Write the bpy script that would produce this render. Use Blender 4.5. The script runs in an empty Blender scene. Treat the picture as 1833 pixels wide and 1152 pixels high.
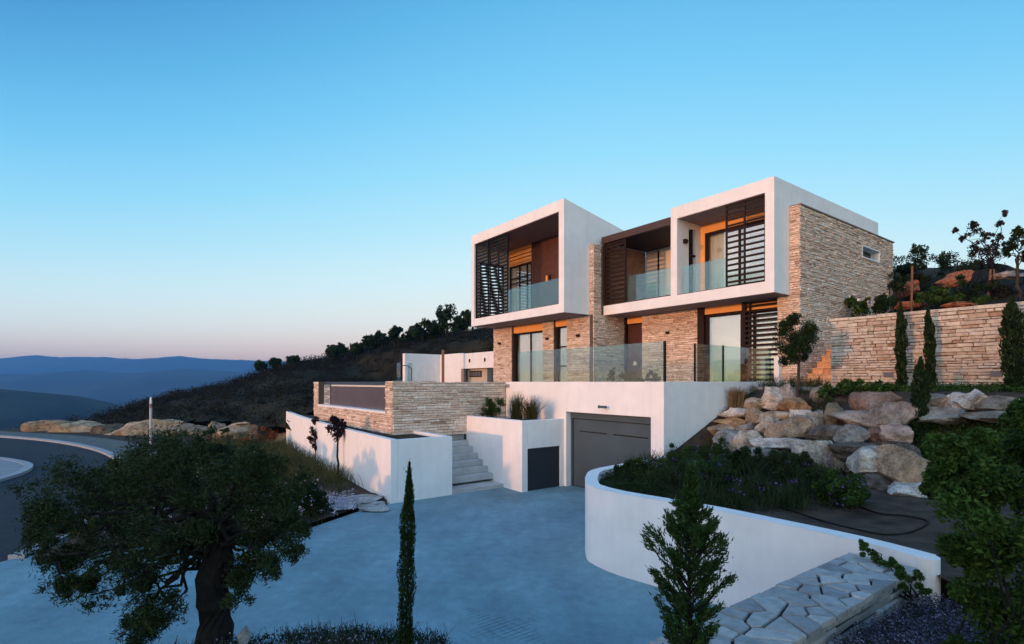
import bpy, bmesh, math, random
import numpy as np
from mathutils import Vector, Matrix, noise

C = bpy.context.scene.collection
SC = bpy.context.scene
R = math.radians
EYE = 3.3
F_PX, CXP, HYP = 949.0, 916.5, 683.0      # the photograph's focal length, centre column and horizon row (used to survey the site)

# ------------------------------------------------------------------ camera
cam_d = bpy.data.cameras.new('camera')
cam = bpy.data.objects.new('camera', cam_d); C.objects.link(cam)
cam.location = (0, 0, EYE); cam.rotation_euler = (R(90), 0, 0)
cam_d.sensor_width = 36; cam_d.lens = 36 * F_PX / 1833
cam_d.shift_y = (HYP - 576) / 1833
cam_d.clip_start = 0.05; cam_d.clip_end = 12000
SC.camera = cam

# ------------------------------------------------------------------ light: dusk, the sun almost down behind the viewer on the left
SUN_AZ = Vector((-0.79, -0.613, 0)).normalized()
SUN_EL = R(3.0)
sun_dir = Vector((SUN_AZ.x * math.cos(SUN_EL), SUN_AZ.y * math.cos(SUN_EL), math.sin(SUN_EL)))
sd = bpy.data.lights.new('sun', 'SUN'); so = bpy.data.objects.new('sun', sd); C.objects.link(so)
sd.energy = 2.0; sd.angle = R(2.5); sd.color = (1.0, 0.42, 0.16)
so.rotation_euler = sun_dir.to_track_quat('Z', 'Y').to_euler()
so.location = (-40, -20, 30)

SC.view_settings.view_transform = 'Standard'; SC.view_settings.look = 'None'
SC.view_settings.exposure = 0.0; SC.view_settings.gamma = 1.0
try: SC.view_settings.use_curve_mapping = False
except Exception: pass
SC.cycles.max_bounces = 8; SC.cycles.transparent_max_bounces = 16
SC.cycles.volume_bounces = 0
SC.cycles.use_denoising = True
SC.cycles.sample_clamp_indirect = 4.0

def s2l(r, g, b):
    f = lambda c: (c / 255 / 12.92) if c / 255 <= 0.04045 else ((c / 255 + 0.055) / 1.055) ** 2.4
    return (f(r), f(g), f(b), 1)

W = bpy.data.worlds.new('World'); SC.world = W; W.use_nodes = True
nt = W.node_tree; nt.nodes.clear()
def N(t, **k):
    n = nt.nodes.new(t)
    for a, v in k.items(): setattr(n, a, v)
    return n
L = lambda a, b: nt.links.new(a, b)
tc = N('ShaderNodeTexCoord'); sep = N('ShaderNodeSeparateXYZ'); L(tc.outputs['Generated'], sep.inputs[0])
ramp = N('ShaderNodeValToRGB'); cr = ramp.color_ramp
HAZE = 0.00025; HAZE_H = 215.0; HAZE_GLOW = (.06, .20, .52)     # evening air: density per metre, depth, its own radiance
stops = [(0.03, (168, 160, 172)), (0.05, (206, 192, 200)), (0.075, (220, 210, 214)), (0.12, (224, 232, 236)), (0.19, (212, 240, 250)),
         (0.286, (182, 233, 253)), (0.38, (152, 222, 253)), (0.48, (124, 206, 249)), (0.584, (97, 185, 235)), (0.70, (72, 152, 214)), (1.0, (58, 146, 222))]
def clear(p, c):          # what the sky must be beyond the haze to read as c through it
    T_ = math.exp(-HAZE * HAZE_H / p); l = s2l(*c)
    return tuple(max(.02, (l[k] - HAZE_GLOW[k] * (1 - T_)) / T_) for k in range(3)) + (1,)
stops = [(p, clear(p, c)) for p, c in stops]
cr.elements[0].position = stops[0][0]; cr.elements[0].color = stops[0][1]
cr.elements[1].position = 1.0; cr.elements[1].color = stops[-1][1]
for p, c in stops[1:-1]:
    e = cr.elements.new(p); e.color = c
# the sky deepens away from the antisolar direction, most on the left
x2 = N('ShaderNodeMath', operation='MULTIPLY_ADD'); L(sep.outputs['X'], x2.inputs[0]); x2.inputs[1].default_value = .85; x2.inputs[2].default_value = -.25
x3 = N('ShaderNodeMath', operation='MULTIPLY_ADD'); L(sep.outputs['X'], x3.inputs[0]); L(x2.outputs[0], x3.inputs[1]); x3.inputs[2].default_value = 1.0
ze = N('ShaderNodeMath', operation='MULTIPLY'); L(sep.outputs['Z'], ze.inputs[0]); L(x3.outputs[0], ze.inputs[1]); L(ze.outputs[0], ramp.inputs[0])
dot = N('ShaderNodeVectorMath', operation='DOT_PRODUCT'); dot.inputs[1].default_value = sun_dir
L(tc.outputs['Generated'], dot.inputs[0])
sq = N('ShaderNodeMath', operation='MULTIPLY'); L(dot.outputs['Value'], sq.inputs[0]); L(dot.outputs['Value'], sq.inputs[1])
ma = N('ShaderNodeMath', operation='MULTIPLY_ADD'); L(sq.outputs[0], ma.inputs[0]); ma.inputs[1].default_value = 0.0; ma.inputs[2].default_value = 0.97
mul = N('ShaderNodeMixRGB', blend_type='MULTIPLY'); mul.inputs[0].default_value = 1; L(ramp.outputs[0], mul.inputs[1]); L(ma.outputs[0], mul.inputs[2])
# afterglow round the sun
mx = N('ShaderNodeMath', operation='MAXIMUM'); L(dot.outputs['Value'], mx.inputs[0]); mx.inputs[1].default_value = 0
pw = N('ShaderNodeMath', operation='POWER'); L(mx.outputs[0], pw.inputs[0]); pw.inputs[1].default_value = 7
glow = N('ShaderNodeMixRGB', blend_type='MULTIPLY'); glow.inputs[0].default_value = 1; glow.inputs[1].default_value = (1.1, 0.42, 0.12, 1); L(pw.outputs[0], glow.inputs[2])
add1 = N('ShaderNodeMixRGB', blend_type='ADD'); add1.inputs[0].default_value = 1; L(mul.outputs[0], add1.inputs[1]); L(glow.outputs[0], add1.inputs[2])
# broad bright evening sky behind the viewer
dot2 = N('ShaderNodeVectorMath', operation='DOT_PRODUCT'); dot2.inputs[1].default_value = Vector((-.52, -.82, .22)).normalized(); L(tc.outputs['Generated'], dot2.inputs[0])
mx2 = N('ShaderNodeMath', operation='MAXIMUM'); L(dot2.outputs['Value'], mx2.inputs[0]); mx2.inputs[1].default_value = 0
pw2 = N('ShaderNodeMath', operation='POWER'); L(mx2.outputs[0], pw2.inputs[0]); pw2.inputs[1].default_value = 1.4
gl2 = N('ShaderNodeMixRGB', blend_type='MULTIPLY'); gl2.inputs[0].default_value = 1; gl2.inputs[1].default_value = (.84, .86, .86, 1); L(pw2.outputs[0], gl2.inputs[2])
add3 = N('ShaderNodeMixRGB', blend_type='ADD'); add3.inputs[0].default_value = 1; L(add1.outputs[0], add3.inputs[1]); L(gl2.outputs[0], add3.inputs[2]); add1 = add3
sky = N('ShaderNodeTexSky'); sky.sky_type = 'NISHITA'; sky.sun_disc = False
sky.sun_elevation = SUN_EL; sky.sun_rotation = math.atan2(SUN_AZ.x, SUN_AZ.y)
skm = N('ShaderNodeMixRGB', blend_type='MULTIPLY'); skm.inputs[0].default_value = 1; L(sky.outputs[0], skm.inputs[1]); skm.inputs[2].default_value = (.02, .02, .02, 1)
add2 = N('ShaderNodeMixRGB', blend_type='ADD'); add2.inputs[0].default_value = 1; L(add1.outputs[0], add2.inputs[1]); L(skm.outputs[0], add2.inputs[2])
bg = N('ShaderNodeBackground'); bg.inputs[1].default_value = 1.0; L(add2.outputs[0], bg.inputs[0])
wo = N('ShaderNodeOutputWorld'); L(bg.outputs[0], wo.inputs[0])

# ------------------------------------------------------------------ site survey helpers
D1 = (-.5944, .8042); D2 = (.8042, .5944); P0 = (3.93, 13.73)
ROT = math.atan2(-.8042, .5944)
def AB(a, b, z=0.0): return Vector((P0[0] + a * D1[0] + b * D2[0], P0[1] + a * D1[1] + b * D2[1], z))
def inv(x, y):
    dx, dy = x - P0[0], y - P0[1]
    return dx * D1[0] + dy * D1[1], dx * D2[0] + dy * D2[1]
def at(px, py, Y): return Vector(((px - CXP) / F_PX * Y, Y, EYE - (py - HYP) / F_PX * Y))
def onb(px, b, py=683):
    r = (px - CXP) / F_PX; Y = (b + P0[0] * D2[0] + P0[1] * D2[1]) / (r * D2[0] + D2[1])
    return at(px, py, Y)
def onz(px, py, z):
    Y = (EYE - z) * F_PX / (py - HYP); return Vector(((px - CXP) / F_PX * Y, Y, z))

# ------------------------------------------------------------------ mesh builder
class MB:
    def __init__(s): s.v = []; s.f = []; s.m = []; s.t = []
    def add(s, vs, fs, mi=0, t=0.5):
        o = len(s.v); s.v.extend([tuple(p) for p in vs]); s.t.extend([t] * len(vs))
        s.f.extend([tuple(i + o for i in f) for f in fs]); s.m.extend([mi] * len(fs)); return s
    def box(s, x0, x1, y0, y1, z0, z1, mi=0, t=0.5):
        x0, x1 = min(x0, x1), max(x0, x1); y0, y1 = min(y0, y1), max(y0, y1)
        return s.add([(x0,y0,z0),(x1,y0,z0),(x1,y1,z0),(x0,y1,z0),(x0,y0,z1),(x1,y0,z1),(x1,y1,z1),(x0,y1,z1)],
                     [(3,2,1,0),(4,5,6,7),(0,1,5,4),(1,2,6,5),(2,3,7,6),(3,0,4,7)], mi, t)
    def prism(s, poly, z0, z1, axis='z', mi=0, t=.5):
        n = len(poly)
        def P(p, h):
            return (p[0], p[1], h) if axis == 'z' else ((h, p[0], p[1]) if axis == 'x' else (p[0], h, p[1]))
        vs = [P(p, z0) for p in poly] + [P(p, z1) for p in poly]
        fs = [tuple(range(n))[::-1], tuple(range(n, 2*n))] + [(i, (i+1) % n, n + (i+1) % n, n + i) for i in range(n)]
        return s.add(vs, fs, mi, t)
    def tube(s, pts, rad, n=8, mi=0, t=.5, cap=True):
        pts = [Vector(p) for p in pts]; k = len(pts)
        if not hasattr(rad, '__len__'): rad = [rad] * k
        vs = []
        up = Vector((0.13, 0.21, 1)).normalized()
        for i, p in enumerate(pts):
            d = (pts[min(i+1, k-1)] - pts[max(i-1, 0)])
            d = d.normalized() if d.length > 1e-9 else Vector((0, 0, 1))
            a = d.cross(up if abs(d.dot(up)) < .95 else Vector((1, 0, 0))).normalized(); b = d.cross(a)
            for j in range(n):
                w = 2 * math.pi * j / n
                vs.append(p + (a * math.cos(w) + b * math.sin(w)) * rad[i])
        fs = [(i*n + j, i*n + (j+1) % n, (i+1)*n + (j+1) % n, (i+1)*n + j) for i in range(k-1) for j in range(n)]
        if cap: fs += [tuple(range(n))[::-1], tuple((k-1)*n + j for j in range(n))]
        return s.add(vs, fs, mi, t)
    def raw(s, V, n, mi=0, T=None):           # V: (N*n,3) array, faces of n verts each
        o = len(s.v); N_ = len(V) // n
        s.v.extend(map(tuple, V.tolist())); s.t.extend(T.tolist() if T is not None else [.5] * len(V))
        idx = (np.arange(N_ * n) + o).reshape(N_, n)
        s.f.extend(map(tuple, idx.tolist())); s.m.extend([mi] * N_); return s
    def build(s, name, mats, parent=None, loc=(0, 0, 0), smooth=False, rotz=0, bevel=0):
        me = bpy.data.meshes.new(name); loc = Vector(loc)
        me.from_pydata([(x - loc.x, y - loc.y, z - loc.z) for x, y, z in s.v], [], s.f)
        if not isinstance(mats, (list, tuple)): mats = [mats]
        for m in mats: me.materials.append(m)
        if len(mats) > 1: me.polygons.foreach_set('material_index', s.m)
        if smooth: me.polygons.foreach_set('use_smooth', [True] * len(me.polygons))
        at_ = me.attributes.new('tint', 'FLOAT', 'POINT'); at_.data.foreach_set('value', np.array(s.t, dtype=np.float32))
        me.update()
        o = bpy.data.objects.new(name, me); C.objects.link(o); o.location = loc; o.rotation_euler.z = rotz
        if parent: o.parent = parent
        if bevel:
            b = o.modifiers.new('bevel', 'BEVEL'); b.width = bevel; b.segments = 2; b.limit_method = 'ANGLE'
        return o
def tag(o, label=None, cat=None, group=None, kind=None):
    if label: o['label'] = label
    if cat: o['category'] = cat
    if group: o['group'] = group
    if kind: o['kind'] = kind
    return o
def empty(name, loc, rz=0):
    o = bpy.data.objects.new(name, None); C.objects.link(o); o.location = loc; o.rotation_euler.z = rz; o.empty_display_size = .3
    return o
def struct(o): o['kind'] = 'structure'; return o

# ------------------------------------------------------------------ materials
def mat(name, col, rough=.7, var=0.0, scale=6, bump=0.0, bscale=40, metal=0, spec=.5, coord='Object', detail=5):
    m = bpy.data.materials.new(name); m.use_nodes = True; t = m.node_tree; b = t.nodes['Principled BSDF']
    b.inputs['Base Color'].default_value = (*col, 1); b.inputs['Roughness'].default_value = rough
    b.inputs['Metallic'].default_value = metal; b.inputs['Specular IOR Level'].default_value = spec
    tcn = t.nodes.new('ShaderNodeTexCoord')
    if var:
        n = t.nodes.new('ShaderNodeTexNoise'); n.inputs['Scale'].default_value = scale; n.inputs['Detail'].default_value = detail
        t.links.new(tcn.outputs[coord], n.inputs['Vector'])
        r = t.nodes.new('ShaderNodeValToRGB'); r.color_ramp.elements[0].position = .3; r.color_ramp.elements[1].position = .7
        r.color_ramp.elements[0].color = (*[c * (1 - var) for c in col], 1); r.color_ramp.elements[1].color = (*[min(1, c * (1 + var)) for c in col], 1)
        t.links.new(n.outputs['Fac'], r.inputs[0]); t.links.new(r.outputs[0], b.inputs['Base Color'])
    if bump:
        n2 = t.nodes.new('ShaderNodeTexNoise'); n2.inputs['Scale'].default_value = bscale; n2.inputs['Detail'].default_value = 6
        t.links.new(tcn.outputs[coord], n2.inputs['Vector'])
        bp = t.nodes.new('ShaderNodeBump'); bp.inputs['Strength'].default_value = bump; bp.inputs['Distance'].default_value = .02
        t.links.new(n2.outputs['Fac'], bp.inputs['Height']); t.links.new(bp.outputs[0], b.inputs['Normal'])
    return m
def tint_mat(name, cols, rough=.8, spec=.3, nvar=.25, nscale=12, bump=.3, bscale=30, translucent=0):
    """colour picked per stone / leaf from the mesh's 'tint' value, broken up by noise"""
    m = bpy.data.materials.new(name); m.use_nodes = True; t = m.node_tree; b = t.nodes['Principled BSDF']
    b.inputs['Roughness'].default_value = rough; b.inputs['Specular IOR Level'].default_value = spec
    a = t.nodes.new('ShaderNodeAttribute'); a.attribute_name = 'tint'
    r = t.nodes.new('ShaderNodeValToRGB'); n = len(cols)
    r.color_ramp.elements[0].color = (*cols[0], 1); r.color_ramp.elements[1].color = (*cols[-1], 1)
    for i in range(1, n - 1):
        e = r.color_ramp.elements.new(i / (n - 1)); e.color = (*cols[i], 1)
    t.links.new(a.outputs['Fac'], r.inputs[0]); out = r.outputs[0]
    tcn = t.nodes.new('ShaderNodeTexCoord')
    if nvar:
        ns = t.nodes.new('ShaderNodeTexNoise'); ns.inputs['Scale'].default_value = nscale; ns.inputs['Detail'].default_value = 6
        t.links.new(tcn.outputs['Object'], ns.inputs['Vector'])
        mr = t.nodes.new('ShaderNodeMapRange'); mr.inputs[1].default_value = .3; mr.inputs[2].default_value = .7; mr.inputs[3].default_value = 1 - nvar; mr.inputs[4].default_value = 1 + nvar
        t.links.new(ns.outputs['Fac'], mr.inputs[0])
        mm = t.nodes.new('ShaderNodeMixRGB'); mm.blend_type = 'MULTIPLY'; mm.inputs[0].default_value = 1
        t.links.new(out, mm.inputs[1]); t.links.new(mr.outputs[0], mm.inputs[2]); out = mm.outputs[0]
    t.links.new(out, b.inputs['Base Color'])
    if bump:
        n2 = t.nodes.new('ShaderNodeTexNoise'); n2.inputs['Scale'].default_value = bscale; n2.inputs['Detail'].default_value = 7
        t.links.new(tcn.outputs['Object'], n2.inputs['Vector'])
        bp = t.nodes.new('ShaderNodeBump'); bp.inputs['Strength'].default_value = bump; bp.inputs['Distance'].default_value = .03
        t.links.new(n2.outputs['Fac'], bp.inputs['Height']); t.links.new(bp.outputs[0], b.inputs['Normal'])
    if translucent:
        tr = t.nodes.new('ShaderNodeBsdfTranslucent'); t.links.new(out, tr.inputs['Color'])
        mx_ = t.nodes.new('ShaderNodeMixShader'); mx_.inputs[0].default_value = translucent
        o = t.nodes['Material Output']; t.links.new(b.outputs[0], mx_.inputs[1]); t.links.new(tr.outputs[0], mx_.inputs[2]); t.links.new(mx_.outputs[0], o.inputs[0])
    return m
def glass_mat(name, tint, refl=1.0, rough=0.0, base=.06):
    m = bpy.data.materials.new(name); m.use_nodes = True; t = m.node_tree; t.nodes.remove(t.nodes['Principled BSDF'])
    tr = t.nodes.new('ShaderNodeBsdfTransparent'); tr.inputs[0].default_value = (*tint, 1)
    gl = t.nodes.new('ShaderNodeBsdfGlossy'); gl.inputs['Roughness'].default_value = rough; gl.inputs[0].default_value = (refl, refl, refl, 1)
    lw = t.nodes.new('ShaderNodeLayerWeight'); lw.inputs[0].default_value = .5
    p5 = t.nodes.new('ShaderNodeMath'); p5.operation = 'POWER'; p5.inputs[1].default_value = 5; t.links.new(lw.outputs['Facing'], p5.inputs[0])
    fr = t.nodes.new('ShaderNodeMath'); fr.operation = 'MULTIPLY_ADD'; fr.inputs[1].default_value = .9; fr.inputs[2].default_value = base; t.links.new(p5.outputs[0], fr.inputs[0])
    mx_ = t.nodes.new('ShaderNodeMixShader'); t.links.new(fr.outputs[0], mx_.inputs[0]); t.links.new(tr.outputs[0], mx_.inputs[1]); t.links.new(gl.outputs[0], mx_.inputs[2])
    t.links.new(mx_.outputs[0], t.nodes['Material Output'].inputs[0]); return m

M = {}
M['white'] = mat('white_render', (.80, .785, .77), .85, .035, 1.3, .12, 90, spec=.2)
M['white_cap'] = mat('white_coping', (.74, .74, .73), .8, .05, 3, .1, 60, spec=.2)
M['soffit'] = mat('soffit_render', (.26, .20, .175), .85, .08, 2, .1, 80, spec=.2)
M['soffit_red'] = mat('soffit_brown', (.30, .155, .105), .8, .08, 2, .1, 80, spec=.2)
M['brown'] = mat('brown_metal', (.020, .010, .007), .6, .15, 5, spec=.15)
M['beam'] = mat('brown_beam', (.058, .029, .020), .5, .15, 5, spec=.4)
M['black'] = mat('dark_metal', (.010, .009, .009), .6, spec=.15)
M['orange'] = mat('glow_tinted_panel', (.86, .42, .14), .8, .06, 3, spec=.2)  # orange sunset glow under the soffits, put into the wall strip colour
M['wood_dark'] = mat('dark_wood_panel', (.085, .032, .02), .5, .25, 4, .1, 30)
M['door_wood'] = mat('door_wood', (.06, .016, .012), .45, .2, 4)
M['curtain'] = mat('curtain', (.80, .76, .68), .9, .05, 2, spec=.1)
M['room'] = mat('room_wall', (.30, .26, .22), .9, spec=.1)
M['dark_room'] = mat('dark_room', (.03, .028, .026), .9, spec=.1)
M['garage'] = mat('garage_panel', (.055, .080, .095), .5, .08, 2, spec=.3)
M['cupboard'] = mat('cupboard_panel', (.022, .026, .034), .4, .1, 2, spec=.5)
M['glass'] = glass_mat('balustrade_glass', (.76, .88, .86), base=.10)
M['pane'] = glass_mat('window_glass', (.95, .97, .96), base=.20)
M['rail'] = mat('steel', (.25, .25, .26), .35, metal=.8)
M['stone'] = tint_mat('dry_stone', [(.36,.24,.175), (.58,.425,.325), (.70,.53,.415), (.77,.62,.505), (.82,.71,.61)], .9, .2, .22, 14, .5, 45)
M['stone_pale'] = tint_mat('pale_dry_stone', [(.30,.19,.13), (.46,.35,.27), (.50,.43,.35), (.55,.49,.41), (.61,.56,.48)], .9, .2, .25, 10, .5, 40)
M['stone_warm'] = tint_mat('warm_sandstone', [(.42,.22,.11), (.60,.33,.17), (.70,.42,.24), (.76,.50,.31)], .9, .2, .2, 10, .4, 40)
M['stone_blue'] = tint_mat('grey_flagstone', [(.17,.185,.19), (.25,.265,.27), (.32,.335,.335), (.42,.425,.41)], .8, .3, .22, 9, .4, 30)
M['mortar'] = mat('joint', (.11, .08, .062), .95, .2, 8, spec=.1)
M['mortar_grey'] = mat('grey_joint', (.022, .025, .028), .95, .2, 8, spec=.1)
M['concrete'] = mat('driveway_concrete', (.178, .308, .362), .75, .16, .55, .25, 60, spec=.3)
def stain(m, amp, scale, sc3=(1, 1, 1), lo=.35, hi=.65):
    t = m.node_tree; b = t.nodes['Principled BSDF']; l = b.inputs['Base Color'].links[0].from_socket
    tcn = t.nodes.new('ShaderNodeTexCoord'); mp = t.nodes.new('ShaderNodeMapping'); mp.inputs['Scale'].default_value = sc3; t.links.new(tcn.outputs['Object'], mp.inputs[0])
    n = t.nodes.new('ShaderNodeTexNoise'); n.inputs['Scale'].default_value = scale; n.inputs['Detail'].default_value = 8; n.inputs['Roughness'].default_value = .6; t.links.new(mp.outputs[0], n.inputs['Vector'])
    r = t.nodes.new('ShaderNodeMapRange'); r.inputs[1].default_value = lo; r.inputs[2].default_value = hi; r.inputs[3].default_value = 1 - amp; r.inputs[4].default_value = 1 + amp * .5; t.links.new(n.outputs['Fac'], r.inputs[0])
    mm = t.nodes.new('ShaderNodeMixRGB'); mm.blend_type = 'MULTIPLY'; mm.inputs[0].default_value = 1; t.links.new(l, mm.inputs[1]); t.links.new(r.outputs[0], mm.inputs[2]); t.links.new(mm.outputs[0], b.inputs['Base Color'])
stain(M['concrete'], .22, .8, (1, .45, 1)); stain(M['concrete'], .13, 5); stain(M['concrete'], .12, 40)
stain(M['white'], .03, 1.6, (3, 3, .3)); stain(M['white'], .04, 3)
M['step'] = mat('step_concrete', (.40, .41, .42), .85, .14, 3, .3, 50, spec=.2)
M['path'] = mat('pale_concrete', (.23, .25, .27), .85, .12, 2, .3, 50, spec=.2)
M['asphalt'] = mat('asphalt', (.017, .024, .036), .85, .25, 3, .5, 160, spec=.25)
M['pave_dark'] = mat('dark_pavement', (.115, .125, .12), .9, .2, 2, .4, 50, spec=.15)
M['kerb'] = mat('kerb_concrete', (.30, .32, .34), .85, .12, 3, .3, 60, spec=.2)
M['soil'] = mat('soil', (.060, .046, .036), .95, .45, 3, .9, 14, spec=.1)
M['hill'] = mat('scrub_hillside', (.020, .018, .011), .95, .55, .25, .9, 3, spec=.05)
M['valley'] = mat('valley_floor', (.03, .035, .028), .95, .4, .02, spec=.05)
M['mountain'] = mat('mountain_slope', (.055, .06, .055), .95, .3, .004, spec=.05)
M['bark'] = mat('bark', (.045, .036, .03), .9, .4, 8, .9, 22, spec=.15)
M['bark_dark'] = mat('dark_bark', (.013, .012, .012), .9, .4, 8, .9, 22, spec=.15)
M['stake'] = mat('stake_wood', (.19, .10, .06), .85, .25, 8, spec=.15)
LEAF = dict(rough=.65, spec=.12, nvar=.2, nscale=2.5, bump=0)
M['olive'] = tint_mat('olive_leaf', [(.007,.015,.006), (.016,.030,.010), (.030,.050,.018), (.052,.075,.034)], translucent=.15, **LEAF)
M['green'] = tint_mat('green_leaf', [(.010,.026,.005), (.024,.056,.010), (.046,.095,.017), (.075,.13,.03)], translucent=.2, **LEAF)
M['dark_green'] = tint_mat('dark_leaf', [(.005,.013,.004), (.012,.027,.007), (.022,.044,.012), (.038,.064,.02)], translucent=.15, **LEAF)
M['conifer'] = tint_mat('conifer_leaf', [(.008,.024,.007), (.018,.046,.012), (.032,.07,.018), (.052,.095,.028)], translucent=.1, **LEAF)
M['purple'] = tint_mat('purple_leaf', [(.010,.006,.009), (.022,.011,.015), (.045,.02,.026)], translucent=.15, **LEAF)
M['blossom'] = tint_mat('blossom_leaf', [(.008,.013,.006), (.018,.024,.011), (.035,.03,.022), (.10,.05,.05)], translucent=.15, **LEAF)
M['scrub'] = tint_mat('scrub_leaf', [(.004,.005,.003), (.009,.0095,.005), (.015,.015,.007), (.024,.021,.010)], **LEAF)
M['grass'] = tint_mat('grass_blade', [(.018,.026,.008), (.045,.055,.016), (.09,.085,.03), (.15,.12,.05)], translucent=.2, **LEAF)
M['blond'] = tint_mat('dry_grass', [(.12,.085,.04), (.22,.16,.08), (.34,.26,.14)], translucent=.2, **LEAF)
M['russet'] = tint_mat('russet_scrub', [(.10,.03,.012), (.17,.055,.02), (.24,.09,.035)], translucent=.15, **LEAF)
M['lavender'] = tint_mat('lavender', [(.010,.018,.010), (.020,.032,.020), (.045,.05,.065), (.10,.11,.19), (.20,.21,.34)], **LEAF)
M['flower'] = tint_mat('flower', [(.30,.28,.42), (.5,.46,.62), (.7,.68,.74)], **LEAF)
M['violet'] = tint_mat('violet_flower', [(.10,.03,.26), (.18,.08,.42), (.3,.2,.6)], **LEAF)
def rock_mat(name, rough=.9):
    m = bpy.data.materials.new(name); m.use_nodes = True; t = m.node_tree; b = t.nodes['Principled BSDF']
    b.inputs['Roughness'].default_value = rough; b.inputs['Specular IOR Level'].default_value = .2
    oi = t.nodes.new('ShaderNodeObjectInfo'); tcn = t.nodes.new('ShaderNodeTexCoord')
    va = t.nodes.new('ShaderNodeVectorMath'); va.operation = 'ADD'
    t.links.new(tcn.outputs['Object'], va.inputs[0]); t.links.new(oi.outputs['Random'], va.inputs[1])
    n = t.nodes.new('ShaderNodeTexNoise'); n.inputs['Scale'].default_value = 3.2; n.inputs['Detail'].default_value = 9; n.inputs['Roughness'].default_value = .65
    t.links.new(va.outputs[0], n.inputs['Vector'])
    r = t.nodes.new('ShaderNodeValToRGB'); r.color_ramp.elements[0].position = .33; r.color_ramp.elements[1].position = .66
    r.color_ramp.elements[0].color = (.34, .31, .28, 1); r.color_ramp.elements[1].color = (1.12, 1.1, 1.08, 1)
    t.links.new(n.outputs['Fac'], r.inputs[0])
    mm = t.nodes.new('ShaderNodeMixRGB'); mm.blend_type = 'MULTIPLY'; mm.inputs[0].default_value = 1
    t.links.new(oi.outputs['Color'], mm.inputs[1]); t.links.new(r.outputs[0], mm.inputs[2])
    n4 = t.nodes.new('ShaderNodeTexNoise'); n4.inputs['Scale'].default_value = 26; n4.inputs['Detail'].default_value = 8; t.links.new(va.outputs[0], n4.inputs['Vector'])
    r4 = t.nodes.new('ShaderNodeMapRange'); r4.inputs[1].default_value = .36; r4.inputs[2].default_value = .5; r4.inputs[3].default_value = .72; r4.inputs[4].default_value = 1.05; t.links.new(n4.outputs['Fac'], r4.inputs[0])
    m4 = t.nodes.new('ShaderNodeMixRGB'); m4.blend_type = 'MULTIPLY'; m4.inputs[0].default_value = 1; t.links.new(mm.outputs[0], m4.inputs[1]); t.links.new(r4.outputs[0], m4.inputs[2]); t.links.new(m4.outputs[0], b.inputs['Base Color'])
    n2 = t.nodes.new('ShaderNodeTexNoise'); n2.inputs['Scale'].default_value = 11; n2.inputs['Detail'].default_value = 10; n2.inputs['Roughness'].default_value = .7
    t.links.new(va.outputs[0], n2.inputs['Vector'])
    bp = t.nodes.new('ShaderNodeBump'); bp.inputs['Strength'].default_value = 1.0; bp.inputs['Distance'].default_value = .11
    t.links.new(n2.outputs['Fac'], bp.inputs['Height']); t.links.new(bp.outputs[0], b.inputs['Normal'])
    return m
M['rock'] = rock_mat('boulder_stone')

# ------------------------------------------------------------------ terrain
def smooth(t): t = max(0, min(1, t)); return t * t * (3 - 2 * t)
BZ = [-34, -14, -6.3, -.3, 5, 11.5, 17.4, 26, 45, 70]; ZZ = [-5, -1.2, 1.2, 2.5, 4.6, 6.2, 7.9, 9.8, 13.5, 17]
def nz(x, y, s, seed=0): return noise.noise(Vector((x / s, y / s, seed)))
def hill_z(a, b):
    zb = float(np.interp(b, BZ, ZZ))
    al = float(np.interp(b, [-34, -16, -9.65, -5.5, -4, 9, 12], [38, 37.5, 36, 24.5, 18, 34, 34]))
    zl = min(zb, .9) if b < -4 else min(zb, 2.2)
    t = smooth((a - al) / 30)
    z = zl * (1 - t) + zb * t
    if b > 9.5: z = max(z, min(zb, 2.2 + (b - 9.5) * 1.2) if a > 0 else z)
    zr = 4.75 + .215 * min(b - 5.9, 30)
    k = smooth(a / 18 + .35) if a < 12 else 1
    z = zr * (1 - k) + z * k
    z += .35 * nz(a, b, 9, 3) * min(1, max(0, (a - al) / 10 if a > 12 else (b - 7) / 5)) + .12 * nz(a, b, 2.5, 5)
    if a > 72: z -= (a - 72) * .45
    return z
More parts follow.
